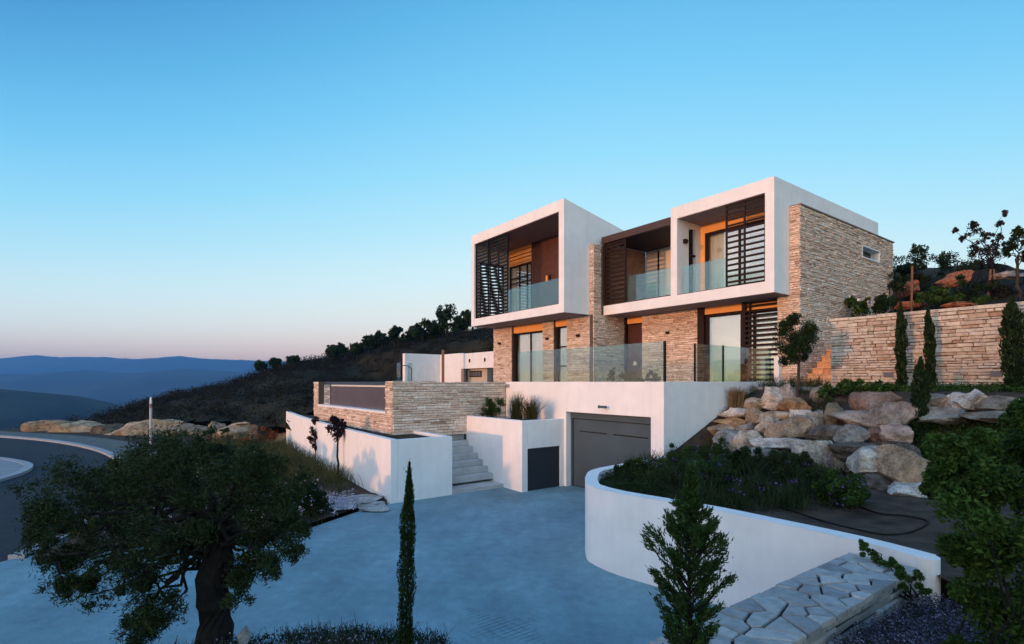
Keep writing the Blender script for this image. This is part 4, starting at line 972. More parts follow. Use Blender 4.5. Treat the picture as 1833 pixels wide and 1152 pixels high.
def tree(name, base, label, cat, clumps, leaf, lm, trunk_top, tr, tm='bark', group=None, n_leaf=60, sub=5, pw=2.2, lean=0, crown_name='crown', limbs=True, seg=5):
    """clumps: (x,y,z,r) world; each is broken into smaller sub-clumps so that the outline is uneven and has gaps"""
    base = Vector(base); root = empty(name, base); tag(root, label, cat, group)
    t = MB(); tt = Vector(trunk_top)
    pts = limb(t, base - Vector((0, 0, .12)), tt, tr * 1.2, tr * .78, .025 if tr > .1 else .06, 12 if tr > .1 else 9, seg)
    if limbs:
        for c in clumps:
            big = tr > .1
            limb(t, pts[-1] if G.random() < .6 else pts[-2], c[:3], tr * (.2 if big else .5), tr * (.03 if big else .1), .10 if big else .16, 6, 9 if big else 5)
    t.build('trunk', M[tm], root, loc=(0, 0, 0)).location = (0, 0, 0)
    to = root.children[-1] if root.children else None
    f = MB()
    for c in clumps:
        cc, r = np.array(c[:3]), c[3]; dn = c[4] if len(c) > 4 else 1
        for k in range(int(sub * 1.6)):
            s = blob_pts(cc, r * 1.1, 1, 1.8)[0]; rr = r * G.uniform(.32, .75)
            m = int(n_leaf * dn * G.uniform(.6, 1.5)); d = G.normal(.45, .14)
            leaf_quads(f, blob_pts(s, rr, m, pw), leaf[0], leaf[1], tint=np.clip(G.normal(d, .16, m), 0, 1))
    f.build(crown_name, M[lm], root)
    for o in root.children: o.data.transform(Matrix.Translation(-base))
    return root
def shrub(name, base, label, cat, clumps, leaf, lm, n_leaf=60, sub=5, group=None, stems=5, pw=2.2, extra=None, stem_r=.012):
    base = Vector(base); root = empty(name, base); tag(root, label, cat, group)
    t = MB()
    for c in clumps[:14]:
        for _ in range(max(1, stems // max(1, len(clumps)))): limb(t, base + Vector((G.normal() * .05, G.normal() * .05, -.06)), blob_pts(c[:3], c[3] * .5, 1)[0], stem_r, stem_r * .3, .12, 4, 4)
    t.build('stems', M['bark_dark'], root)
    f = MB()
    for c in clumps:
        for k in range(sub):
            s = blob_pts(c[:3], c[3], 1, 1.6)[0]; rr = c[3] * G.uniform(.3, .6); m = int(n_leaf * G.uniform(.6, 1.4)); d = G.normal(.45, .14)
            leaf_quads(f, blob_pts(s, rr, m, pw), leaf[0], leaf[1], tint=np.clip(G.normal(d, .16, m), 0, 1))
    f.build('foliage', M[lm], root)
    if extra:
        e = MB(); n_, sz, em, nm = extra
        for c in clumps:
            leaf_quads(e, np.array(c[:3]) + unit(n_) * c[3] * G.uniform(.75, 1.15, (n_, 1)), sz, sz * .8)
        e.build(nm, M[em], root)
    for o in root.children: o.data.transform(Matrix.Translation(-base))
    return root
def px_clumps(lst, Y, dy=.4, jit=True):
    out = []
    for q in lst:
        x, y, r = q[:3]; yy = q[3] if len(q) > 3 else Y + G.uniform(-dy, dy)
        p = at(x, y, yy); out.append((p.x, p.y, p.z, r / F_PX * yy))
    return out

# -- foreground olive
ol = px_clumps([(300,816,38),(380,812,40),(235,834,40),(440,832,44),(500,868,44),(150,850,46),(95,905,46),(185,905,56),(265,880,62),(345,862,66),(420,890,58),(478,945,42),(300,850,60),(220,870,55),
                (455,1005,34),(425,1035,20),(512,925,28),(205,990,46),(130,1000,30),(110,1055,14),(262,1000,52),(272,1080,36),(250,1125,30),(150,1045,20),(300,950,60),(380,950,40),(240,1050,30), (85,950,26), (485,1015,18), (395,1010,22)], 4.45, .55)
ol += [c + (.28,) for c in px_clumps([(110,1035,34),(165,1065,34),(215,1050,40),(250,1100,40),(235,1140,34),(70,985,30),(440,1030,34),(480,1000,34),(515,960,34),(530,985,22),(425,1065,22),(400,1040,24),(80,880,34),(305,794,26),(365,794,28),(250,806,28),(545,945,18),(180,1000,50),(300,1100,34)], 4.4, .5)]
tree('olive_tree', (-2.52, 4.42, .75), 'dark foreground olive tree with a thick trunk at the lower left', 'tree', ol, (.044, .0095), 'olive', at(388, 945, 4.42), .135, 'bark_dark', n_leaf=245, sub=6, pw=1.5, seg=7)
# -- big bush at the right edge
bb = px_clumps([(1790,815,45),(1845,800,50),(1745,840,60),(1810,830,80),(1735,910,40),(1785,930,80),(1850,900,70),(1760,1010,55),(1820,1020,85),(1765,1090,60),(1840,1100,80),(1790,1150,70),(1880,1000,70),(1900,820,70),(1715,830,34),(1715,880,26),(1695,805,34),(1685,865,30),(1835,765,34),(1745,790,34),(1725,870,34)], 3.6, .45)
shrub('leafy_bush', (3.3, 3.6, 1.0), 'large leafy green bush filling the lower right corner', 'bush', bb, (.05, .021), 'green', n_leaf=420, sub=6, stems=22, pw=1.7)
# -- juniper sapling
def conifer(name, base, top, label, width, n_br, up=.9, leaf=(.03, .007), lm='conifer', per=70, cat='tree', group=None, stem=.014, prof=None):
    base, top = Vector(base), Vector(top); root = empty(name, base); tag(root, label, cat, group)
    H = top - base; t = MB(); pts = limb(t, base - Vector((0, 0, .1)), top, stem, stem * .25, .02, 6, 8)
    f = MB()
    for k in range(n_br):
        s = (k + G.random()) / n_br; p = base + H * s
        az = k * 2.4 + G.normal() * .4
        w = width * (prof(s) if prof else min(1, (1 - s) * 1.7 + .08) * (.75 + .35 * math.sin(s * 5 + .5))) * G.uniform(.65, 1.1)
        d = Vector((math.cos(az), math.sin(az), up * G.uniform(.8, 1.3)))
        tip = p + d * w
        limb(t, p, tip, stem * .45, stem * .08, .12, 4, 3)
        for q in range(4):          # secondary sprays
            t0 = G.uniform(.3, .95); a = p + d * w * t0
            d2 = (d + Vector(G.normal(size=3)) * .45 + Vector((0, 0, .25))).normalized(); l2 = w * .5 * (1.15 - t0 * .6)
            m = int(per / 4); tt = G.random((m, 1)); P = np.array(a) + np.array(d2) * l2 * tt + G.normal(size=(m, 3)) * .008 * (width / .2)
            leaf_quads(f, P, leaf[0], leaf[1], dirs=np.tile(np.array(d2), (m, 1)), spread=.55, tint=np.clip(G.normal(.3 + .35 * t0, .15, m), 0, 1))
        m = int(per / 2); tt = G.random((m, 1)) * .9 + .1; P = np.array(p) + np.array(d) * w * tt + G.normal(size=(m, 3)) * .007 * (width / .2)
        leaf_quads(f, P, leaf[0], leaf[1], dirs=np.tile(np.array(d.normalized()), (m, 1)), spread=.6)
    t.build('trunk', M['bark_dark'], root); f.build('crown', M[lm], root)
    for o in root.children: o.data.transform(Matrix.Translation(-base))
    return root
conifer('juniper_sapling', (1.08, 3.32, .9), at(1238, 838, 3.32), 'young feathery juniper in front of the white curved wall', .29, 120, .95, (.034, .0095), per=200, stem=.022, prof=lambda s: (.80 + .20 * math.sin(s * 11 + 1)) * min(1, (1 - s) * 2.4 + .05))
def column(name, base, top, r, label, lm='dark_green', n=5000, leaf=(.03, .01), cat='tree', group=None, wisp=0):
    base, top = Vector(base), Vector(top); root = empty(name, base); tag(root, label, cat, group); H = top - base
    t = MB(); limb(t, base - Vector((0, 0, .1)), base + H * .93, r * .22, r * .05, .01, 6, 6); t.build('trunk', M['bark_dark'], root)
    f = MB(); s = G.random((n, 1)) ** .9; az = G.random((n, 1)) * 2 * math.pi
    rad = r * np.clip(np.minimum(1, (1 - s) * 4.5) * (.86 + .2 * np.sin(s * 21 + 2 * np.sin(az)) * np.sin(s * 9) + .1 * np.sin(az * 3 + s * 30)), .08, 2) * G.uniform(.5, 1.18, (n, 1))
    P = np.array(base) + np.array(H) * s + np.concatenate([np.cos(az) * rad, np.sin(az) * rad, np.zeros((n, 1))], 1)
    d = np.concatenate([np.cos(az) * .35, np.sin(az) * .35, np.ones((n, 1))], 1)
    leaf_quads(f, P, leaf[0], leaf[1], dirs=d, spread=.45, tint=np.clip(G.normal(.45, .2, n) + .12 * np.sin(s[:, 0] * 40 + az[:, 0] * 2), 0, 1))
    for k in range(wisp):
        a = base + H * G.uniform(.86, .96); q = a + Vector((G.normal() * .022, G.normal() * .022, G.uniform(.06, .2)))
        m = 16; tt = G.random((m, 1)); leaf_quads(f, np.array(a) + (np.array(q) - np.array(a)) * tt, leaf[0], leaf[1] * .6, dirs=np.tile(np.array(q - a), (m, 1)), spread=.1)
    f.build('crown', M[lm], root)
    for o in root.children: o.data.transform(Matrix.Translation(-base))
    return root
column('cypress_tree', (-.86, 4.2, .8), at(733, 828, 4.2), .062, 'slender foreground cypress standing in front of the driveway', 'dark_green', 11000, (.03, .008), wisp=14)
# -- cypresses along the garden wall
def gz(x, y): return bed_z(x, y)
for (px, py0, py1, Y, r, lab, n) in ((1612, 542, 688, 13.8, .115, 'slim cypress in front of the pale garden wall, nearest the stair', 2600), (1665, 552, 690, 13.3, .105, 'slim leaning cypress in front of the middle of the garden wall', 2400), (1815, 532, 700, 11.9, .22, 'broad dark cypress at the right end of the garden wall', 3800)):
    b = at(px + 2, py1, Y); b.z = gz(b.x, b.y) - .03; tp = at(px - (0 if Y > 13.5 else 4), py0, Y)
    column('cypress_tree', b, tp, r, lab, 'dark_green', n, (.11, .035), group='cypresses along the garden wall')
b = at(1645, 770, 11.4); b.z = gz(b.x, b.y)
column('cypress_tree', b, at(1648, 640, 11.4), .15, 'ragged dark young cypress among the upper boulders', 'dark_green', 3200, (.10, .03), group=None, wisp=6)
# -- small round tree at the house corner
b = at(1428, 690, 14.2); b.z = bed_z(b.x, b.y)
tree('round_tree', b, 'small round-headed tree before the louvred glass door', 'tree', px_clumps([(1425,600,26),(1405,590,16),(1448,595,18),(1410,625,18),(1440,625,20),(1425,575,14),(1412,640,12),(1432,612,24)], 14.2, .25), (.055, .027), 'dark_green', at(1427, 635, 14.2), .04, 'bark', n_leaf=150, sub=7)
# -- two dark plum saplings at the retaining wall
for (px, y0, yc, y1, Y, lab, cl) in ((605, 742, 765, 852, 17.6, 'dark plum sapling with a tufted crown before the white retaining wall', [(603,765,14),(595,760,11),(613,762,11),(606,780,9),(600,750,7)]),
                               (565, 742, 785, 830, 21.0, 'slender dark plum sapling, farther along the white retaining wall', [(566,752,7),(562,770,11),(570,780,9),(556,785,7),(567,798,9),(578,772,6)])):
    b = at(px + (2 if px > 600 else 0), y1, Y); b.z = verge_z(b.x, b.y)
    tree('plum_sapling', b, lab, 'tree', px_clumps(cl, Y, .12), (.10, .045), 'purple', at(px, yc + 12, Y), .035, 'bark_dark', group='plum saplings by the retaining wall', n_leaf=34, sub=5)
# -- trees on the slope at the right
def hz_(p):
    a, b = inv(p.x, p.y); return hill_z(a, b)
def slope_pt(px, py0):
    """point of the hillside seen at a pixel column and row"""
    for k in range(60, 700):
        Y = k * .1
        p = at(px, py0, Y); a, b = inv(p.x, p.y)
        if b > 6.2 and hz_(p) >= p.z: return p
    return at(px, py0, 24)
b = at(1776, 540, 20.5); b.z = hz_(b)
tr_ = tree('blossom_tree', b, 'sparse staked tree with upright pinkish twigs on the slope', 'tree', px_clumps([(1742,415,9),(1745,400,6),(1765,420,7),(1785,425,8),(1790,400,6),(1797,382,5),(1765,455,16),(1785,450,14),(1750,440,10),(1710,413,5),(1725,425,6),(1770,440,12)], 20.5, .35), (.085, .038), 'blossom', at(1774, 470, 20.5), .05, 'bark_dark', n_leaf=42, sub=6, pw=1.4)
for k, dx in enumerate((-8, 8)):
    sk = MB(); sk.tube([at(1776 + dx, 545, 20.3), at(1776 + dx * .35, 482, 20.45)], .035, 6); o = sk.build('wooden_stake', M['stake'], loc=at(1776 + dx, 545, 20.3))
    tag(o, ['left wooden stake supporting the sparse blossom tree', 'right wooden stake supporting the sparse blossom tree'][k], 'stake', 'tree stakes on the slope')
b = at(1822, 520, 18.5); b.z = hz_(b)
tree('pine_tree', b, 'small flat-crowned tree cut by the right picture edge', 'tree', px_clumps([(1812,440,12),(1830,425,14),(1822,415,8),(1805,450,7),(1845,440,14),(1835,455,10)], 18.5, .3), (.12, .05), 'dark_green', at(1822, 460, 18.5), .05, 'bark', n_leaf=45, sub=5)
sk = MB(); p0 = at(1631, 552, 19); p0.z = hz_(p0) - .05; sk.tube([p0, at(1633, 476, 19)], .035, 6)
tag(sk.build('wooden_stake', M['stake'], loc=p0), 'lone wooden stake in front of the red-lit terrace rocks', 'stake', 'tree stakes on the slope')
SH = [(1600,470,24,24,'dark leafless-topped shrub beside the villa flank on the skyline','dark_green'),(1625,482,22,23,'low dark shrub in the gap right of the villa','dark_green'),(1655,462,26,25,'spiky dark shrub on the skyline left of the staked tree','dark_green'),(1690,468,24,26,'rounded dark shrub on the skyline beside the staked tree','dark_green'),(1725,466,28,26,'broad dark shrub behind the staked tree','dark_green'),(1760,480,24,27,'dark shrub behind the stakes','scrub'),
      (1545,545,24,18.0,'leafy rose shrub against the villa flank above the garden wall','green'),(1580,540,22,17.6,'dark leafy shrub behind the garden wall near the villa','dark_green'),(1690,525,22,20,'green bush between the red-lit terrace rocks','green'),(1740,515,24,21,'dark green bush left of the stakes','dark_green'),(1660,535,16,19,'small green bush before the red-lit rock','green'),(1600,508,22,21,'dark shrub at the foot of the lone stake','dark_green'),(1800,520,20,20,'dark bush at the foot of the staked tree','scrub'), (1640,498,16,23,'small dark shrub above the red-lit rock','dark_green'), (1755,535,14,18,'low bush on the earth mound','green')]
for (px, py, r, Y, lab, m_) in SH:
    c = at(px, py, Y); rr = r / F_PX * Y; b = Vector((c.x, c.y, min(hz_(c), c.z - rr * .5)))
    cl = [(c.x + G.normal() * rr * .5, c.y + G.normal() * rr * .5, c.z + G.normal() * rr * .35, rr * .55) for _ in range(5)] + [(c.x, c.y, (b.z + c.z) / 2, rr * .6)]
    shrub('slope_shrub', b, lab, 'shrub', cl, (.14, .055), m_, n_leaf=36, sub=6, group='shrubs on the slope right of the villa', stems=12, stem_r=.02, extra=(8, .1, 'flower', 'blossoms') if 'rose' in lab else None)
# -- trees on the ridge at the left
RT = [(490, 648, 14, 9, 72, 'low wide tree farthest left on the ridge'), (596, 630, 8, 9, 68, 'tiny round tree on the ridge left of the thin mast-like twigs'), (611, 626, 7, 11, 68, 'tiny upright tree next to the round one on the ridge'),
      (640, 622, 10, 6, 66, 'low bush on the bare part of the ridge'), (662, 612, 10, 8, 66, 'ragged small bush on the ridge skyline'), (684, 606, 12, 8, 66, 'wide low bush on the ridge skyline'), (707, 598, 9, 15, 64, 'upright ridge tree standing above the low bushes'), (732, 600, 16, 10, 64, 'broad dark ridge tree with a flat top'),
      (758, 590, 20, 15, 62, 'large rounded ridge tree left of the tallest'), (800, 570, 19, 22, 60, 'tallest dark tree on the ridge'), (826, 582, 12, 16, 60, 'bushy ridge tree right of the tallest'), (846, 574, 14, 24, 60, 'ridge tree half hidden by the white box room'), (780, 592, 14, 12, 62, 'low tree between the two largest ridge trees'), (470, 655, 9, 6, 74, 'small bush at the far left of the ridge'), (525, 645, 9, 5, 70, 'small bush on the ridge right of the wide tree')]
for (px, py, rx, ry, Y, lab) in RT:
    c = at(px, py, Y); s = Y / F_PX; b = Vector((c.x, c.y, min(hz_(c), c.z - ry * s * .8)))
    cl = [(c.x + G.uniform(-.75, .75) * rx * s, c.y + G.normal() * rx * s * .5, c.z + G.uniform(-.6, .7) * ry * s, max(.45, min(rx, ry) * s * .55)) for _ in range(9)]
    tree('ridge_tree', b, lab, 'tree', cl, (.34, .17), 'dark_green', (c.x, c.y, c.z - ry * s * .4), .14, 'bark_dark', group='trees along the ridge', n_leaf=32, sub=5, limbs=False)
# -- hillside scrub: uncountable
def scatter_scrub():
    f = MB(); rng = random.Random(2)
    for k in range(2300):
        a, b = rng.uniform(16, 78), rng.uniform(-20, 30)
        al = float(np.interp(b, [-34, -16, -9.65, -5.5, -4, 9, 12], [38, 37.5, 36, 24.5, 18, 34, 34]))
        if (b < 10 and a < al + .6): continue
        p = AB(a, b, hill_z(a, b)); r = rng.uniform(.25, .8) * (1 if rng.random() < .85 else 1.7)
        m = int(60 * r + 30); leaf_quads(f, blob_pts((p.x, p.y, p.z + r * .35), (r, r, r * .75), m, 1.8), .19, .07, tint=np.clip(G.normal(rng.gauss(.42, .2), .15, m), 0, 1))
    for k in range(420):
        a, b = rng.uniform(58, 73), rng.uniform(-12, 30); p = AB(a, b, hill_z(a, b)); r = rng.uniform(.4, 1.15)
        m = int(70 * r + 30); leaf_quads(f, blob_pts((p.x, p.y, p.z + r * .4), (r * 1.2, r * 1.2, r * .8), m, 1.7), .22, .09, tint=np.clip(G.normal(rng.gauss(.42, .2), .15, m), 0, 1))
    for k in range(420):
        a, b = rng.uniform(-22, -2), rng.uniform(6.6, 34); p = AB(a, b, hill_z(a, b)); r = rng.uniform(.15, .5)
        m = int(26 * r + 18); leaf_quads(f, blob_pts((p.x, p.y, p.z + r * .35), (r, r, r * .7), m, 1.8), .14, .05, tint=np.clip(G.normal(rng.gauss(.42, .2), .15, m), 0, 1))
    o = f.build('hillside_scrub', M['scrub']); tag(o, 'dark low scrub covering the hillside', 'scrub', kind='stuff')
scatter_scrub()
def far_wood():
    f = MB(); rng = random.Random(12)
    for k in range(140):
        x, y = rng.uniform(-80, -36), rng.uniform(44, 110); r = rng.uniform(.8, 2.2)
        fall = max(0, max((y - 34), (-x - 36) * .6)); z = -.1 - min(62, fall * .17)
        m = 60; leaf_quads(f, blob_pts((x, y, z + r * .5), (r, r, r * .8), m, 1.8), .7, .35)
    o = f.build('valley_wood', M['scrub']); tag(o, 'dark trees in the valley beyond the road', 'wood', kind='stuff')
far_wood()
# -- verge planting between the driveway and the road
VS = [(290,800,22,17.5,'grey-green upright shrub in front of the marker post','olive'),(258,815,18,16.5,'leafy shrub left of the marker post','green'),(345,800,20,17,'tall leafy shrub in front of the pinkish roadside boulders','green'),(400,805,22,16.5,'dark green verge bush below the cream roadside boulder','dark_green'),(435,800,18,18.5,'blue-grey verge bush left of the russet shrub','olive'),
      (330,840,34,13.5,'dark bush in the middle of the verge behind the olive','dark_green'),(420,835,46,13.2,'wide dark verge bush right of the olive crown','dark_green'),(480,842,42,14,'grassy green verge bush near the saplings','green'),(520,872,42,12.9,'low dark verge bush above the driveway edge','dark_green'),(240,860,34,13,'dark verge bush behind the olive crown on the road side','dark_green'),(566,893,26,13.1,'low verge bush at the driveway corner','dark_green'),
      (180,880,36,12,'broad dark verge bush by the road kerb','dark_green'),(130,930,30,11.5,'dark verge bush near the kerb end','dark_green'),(455,900,44,12.4,'dark low bush at the driveway rim behind the olive','dark_green'),(375,770,9,27,'small bush between two roadside boulders','green'),(408,772,9,28,'round bush before the cream roadside boulder','green')]
for (px, py, r, Y, lab, m_) in VS:
    c = at(px, py, Y); rr = r / F_PX * Y; gzv = .05; c.z = max(c.z, gzv + rr * .5)
    cl = [(c.x + G.normal() * rr * .6, c.y + G.normal() * rr * .45, gzv + (c.z + rr * .3 - gzv) * G.uniform(.25, 1.0), rr * .5) for _ in range(9)]
    shrub('verge_shrub', (c.x, c.y, gzv), lab, 'shrub', cl, (.07, .02), m_, n_leaf=120, sub=7, group='shrubs on the verge', stems=18, extra=(9, .05, 'flower', 'blossoms') if G.random() < .45 else None)
c = at(478, 786, 26.0); shrub('russet_shrub', (c.x, c.y, .1), 'orange russet shrub near the far end of the retaining wall', 'shrub', [(c.x + G.normal() * .35, c.y + G.normal() * .3, .45 + .25 * G.random(), .32) for _ in range(7)], (.10, .04), 'russet', n_leaf=50, stems=14)
def blades(f, x, y, z, n, h, r, w=.012, lean=.35, tint=None):
    P = np.stack([x + G.normal(size=n) * r, y + G.normal(size=n) * r, np.full(n, z)], 1)
    d = np.stack([G.normal(size=n) * lean, G.normal(size=n) * lean, np.ones(n)], 1); hh = h * G.uniform(.5, 1.15, (n, 1)); q = P + d * hh; m = P + d * hh * .55 + np.array([0, 0, .06]) * hh
    s = np.cross(d, unit(n)); s /= np.linalg.norm(s, axis=1, keepdims=True); s *= w / 2
    bend = np.stack([d[:, 0] * .35, d[:, 1] * .35, -np.abs(d[:, 0]) * .25], 1) * hh
    V = np.stack([P - s, P + s, m + s * .8, m - s * .8], 1).reshape(-1, 3); T = np.clip(G.normal(.45 if tint is None else tint, .2, n), 0, 1)
    f.raw(V, 4, 0, np.repeat(T, 4)); V = np.stack([m - s * .8, m + s * .8, q + bend + s * .1, q + bend - s * .1], 1).reshape(-1, 3); f.raw(V, 4, 0, np.repeat(T, 4))
def in_poly(x, y, poly):
    c = False; n = len(poly)
    for i in range(n):
        x0, y0 = poly[i][:2]; x1, y1 = poly[(i+1) % n][:2]
        if (y0 > y) != (y1 > y) and x < (x1 - x0) * (y - y0) / (y1 - y0) + x0: c = not c
    return c
f = MB(); rng = random.Random(5)
for k in range(1500):
    x, y = rng.uniform(-15, -3.5), rng.uniform(9.5, 27)
    if not in_poly(x, y, vp): continue
    a, b = inv(x, y)
    tall = .55 if (b > -8.5 and a > 7) else .22
    if a < 6.6 and b > -7.4: continue
    blades(f, x, y, verge_z(x, y) - .02, 26, tall, .18, .014, .3, .55 if tall > .3 else .25)
tag(f.build('verge_grass', M['grass']), 'long grass growing on the verge by the retaining wall', 'grass', kind='stuff')
f = MB()
for k in range(120):
    px, py = rng.gauss(602, 20), rng.gauss(894, 8)
    if px > 640: continue
    p = onz(px, py, .22); a_ = inv(p.x, p.y)
    leaf_quads(f, blob_pts((p.x, p.y, p.z - .03), (.12, .12, .07), 22, 2), .03, .024, tint=np.clip(G.normal(.5, .3, 22), 0, 1))
tag(f.build('flower_carpet', M['flower']), 'pale mauve flowers carpeting the verge beside the flat slabs', 'flowers', kind='stuff')
# loose flowers standing in the verge
f = MB()
for k in range(230):
    px, py = rng.uniform(190, 560), rng.uniform(850, 985); p = onz(px, py, .45)
    if not in_poly(p.x, p.y, vp): continue
    leaf_quads(f, blob_pts((p.x, p.y, .40), (.06, .06, .12), 6, 2), .035, .03)
tag(f.build('verge_flowers', M['flower']), 'scattered small white flowers among the verge plants', 'flowers', kind='stuff')
# -- marker post by the road
p = at(270, 775, 27.5); p.z = .02
t = empty('marker_post', p); tag(t, 'slim white marker post standing by the road boulders', 'post')
zt_ = EYE - (711 - HYP) / F_PX * 27.5
mb = MB(); mb.tube([(0, 0, 0), (0, 0, zt_ - .55)], .065, 10); mb.build('shaft', mat('pale_post', (.45, .42, .43), .5), t, smooth=False)
mb = MB(); mb.tube([(0, 0, zt_ - .55), (0, 0, zt_ - .35)], .068, 10); mb.build('red_band', mat('red_band', (.22, .10, .11), .5), t)
mb = MB(); mb.tube([(0, 0, zt_ - .35), (0, 0, zt_ - .06), (0, 0, zt_)], [.06, .045, .01], 10); mb.build('cap', M['white_cap'], t)

# -- planting in the curved bed
BS = [(1250,850,34,11.2,'feathery grey-green bush behind the juniper tip','conifer',.28),(1215,825,22,12.2,'upright spiky bush near the garage corner','conifer',.22),(1290,815,24,12.4,'tall spiky bush in front of the blue-grey slab boulder','conifer',.24),(1340,840,28,11.6,'dark rosemary bush under the long white slab boulder','dark_green',.2),(1400,838,28,11.0,'rosemary bush below the largest white boulder','olive',.2),
      (1130,845,18,11.4,'low bush at the curve of the white wall','dark_green',.1),(1170,845,20,11.4,'low leafy bush inside the curved wall','green',.1),(1350,885,22,9.6,'dark low bush with violet flowers in the bed','dark_green',.1),(1440,870,24,10.0,'dark bush in the middle of the bed','dark_green',.14),(1520,895,38,8.6,'dark green bush standing on the bare soil of the bed','green',.14), (1300,870,24,10.0,'dark bush behind the curved wall, centre','dark_green',.12)]
for (px, py, r, Y, lab, m_, lf) in BS:
    c = at(px, py, Y); rr = r * 1.45 / F_PX * Y; gzv = bed_z(c.x, c.y)
    cl = [(c.x + G.normal() * rr * .5, c.y + G.normal() * rr * .4, gzv + max(.12, c.z + rr * .6 - gzv) * G.uniform(.15, .95), rr * .42) for _ in range(9)]
    shrub('bed_shrub', (c.x, c.y, gzv), lab, 'shrub', cl, (.07, .014) if m_ in ('conifer', 'olive') else (.06, .026), m_, n_leaf=120, sub=7, group='shrubs in the curved bed', stems=20, extra=(7, .035, 'violet', 'blossoms') if 'violet' in lab or G.random() < .3 else None)
f = MB()
for k in range(800):
    i = rng.randrange(20, len(CW) - 20); p = CW[i]; d = (CW[i+1] - CW[i-1]).normalized(); q = p + Vector((-d.y, d.x, 0)) * rng.uniform(.3, 1.3 if p.y > 8 else .6)
    if in_poly(q.x, q.y, poly):
        gzv = bed_z(q.x, q.y); m = 22; hh = .15 if q.y > 8.5 else .07
        leaf_quads(f, blob_pts((q.x, q.y, gzv + hh * .5), (.13, .13, hh), m, 2), .04, .016)
tag(f.build('ground_cover', M['dark_green']), 'low dark ground cover along the inside of the curved wall', 'ground cover', kind='stuff')
f = MB()
for k in range(700):
    px, py = rng.uniform(1640, 1830), rng.uniform(735, 800); p = onb(px, 2.4 + (765 - py) / 40, py); gzv = bed_z(p.x, p.y)
    leaf_quads(f, blob_pts((p.x, p.y, gzv + .06), (.25, .25, .12), 18, 2), .07, .03)
for k in range(260):
    px = rng.uniform(1560, 1830); b = rng.uniform(4.3, 5.4); p = onb(px, b); gzv = bed_z(p.x, p.y)
    leaf_quads(f, blob_pts((p.x, p.y, gzv + .05), (.25, .15, .14), 16, 2), .07, .03)
tag(f.build('ground_cover', M['green']), 'green ground cover between the upper boulders and the garden wall', 'ground cover', kind='stuff')
f = MB()
for k in range(520):
    px, py = rng.uniform(1275, 1650), rng.uniform(700, 850); b = 1.3 + max(-1.2, (800 - py) / 100 * 2.3) + .12; p = onb(px, b, py)
    if nz(px, py, 45, 3) < .05: continue
    m = 16; leaf_quads(f, blob_pts(p, (.13, .1, .1), m, 1.8), .045, .018, tint=np.clip(G.normal(.45, .2, m), 0, 1))
tag(f.build('rockery_plants', M['green']), 'small green plants growing in the gaps between the rockery boulders', 'plants', kind='stuff')
f = MB(); f2 = MB()
for k in range(300):
    px, py = rng.uniform(1085, 1500), rng.uniform(785, 890)
    if py > 800 + (px - 1085) * .34 + 25 or py < 778 + max(0, 1180 - px) * .5: continue
    p = onz(px, py, 1.45)
    if not in_poly(p.x, p.y, poly): continue
    gzv = bed_z(p.x, p.y); h = rng.uniform(.18, .5); n_ = 40
    blades(f, p.x, p.y, gzv - .02, n_, h, .1, .011, .28, rng.uniform(.25, .6))
    tt = G.random((60, 1)); P = np.stack([p.x + G.normal(size=60) * .12, p.y + G.normal(size=60) * .12, gzv + h * .75 * G.random(60)], 1)
    leaf_quads(f, P, .05, .012, dirs=np.tile(np.array((0, 0, 1.0)), (60, 1)), spread=.6)
    if rng.random() < .3: leaf_quads(f2, blob_pts((p.x, p.y, gzv + h * .9), (.09, .09, .06), 7, 2), .028, .022)
tag(f.build('bed_planting', M['olive']), 'wispy rosemary-like planting filling the bed behind the curved wall', 'plants', kind='stuff')
tag(f2.build('bed_flowers', M['violet']), 'scattered violet flowers over the wispy bed planting', 'flowers', kind='stuff')
hp_ = [onz(px, py, 1.25) for px, py in ((1390, 905), (1430, 916), (1490, 935), (1540, 948), (1590, 955), (1640, 950), (1660, 935), (1630, 928), (1580, 922), (1540, 910))]
hp_ = [Vector((p.x, p.y, bed_z(p.x, p.y) + .015)) for p in catmull(hp_, 6)]
h_ = MB(); h_.tube(hp_, .013, 6); tag(h_.build('irrigation_hose', M['black'], loc=hp_[0], smooth=True), 'black irrigation hose lying in a loop on the bare soil of the bed', 'hose')
# leafy shrub at the foot of the stair, little one beside it, blond tuft, palm-like tuft
c = at(1540, 712, 13.9)
cl = px_clumps([(1480,705,16),(1505,695,16),(1530,700,18),(1560,692,16),(1590,695,14),(1500,725,18),(1525,735,18),(1550,725,16),(1540,750,14),(1580,705,14),(1608,695,10)], 13.7, .4)
bz_ = bed_z(c.x, c.y); cl = [(x, y, max(z, bed_z(x, y) + .1), r) for x, y, z, r in cl]
shrub('leafy_shrub', (c.x, c.y, bz_), 'bright leafy shrub spilling over boulders at the foot of the stair', 'shrub', cl, (.075, .045), 'green', n_leaf=70, sub=6, stems=24)
c = at(1428, 708, 14.8); gzv = bed_z(c.x, c.y); shrub('small_shrub', (c.x, c.y, gzv), 'small olive-brown shrub growing on the slab at the stair foot', 'shrub', [(c.x + G.normal() * .12, c.y + G.normal() * .1, c.z + G.normal() * .08, .13) for _ in range(6)], (.07, .025), 'grass', n_leaf=50, stems=12)
f = MB(); c = at(1319, 728, 15.3); gzv = bed_z(c.x, c.y); blades(f, c.x, c.y, min(gzv, c.z), 700, max(.4, at(1319, 694, 15.3).z - min(gzv, c.z)), .07, .014, .16)
tag(f.build('grass_tuft', M['blond'], loc=(c.x, c.y, min(gzv, c.z))), 'blond dry grass tuft against the white terrace wall', 'grass tuft')
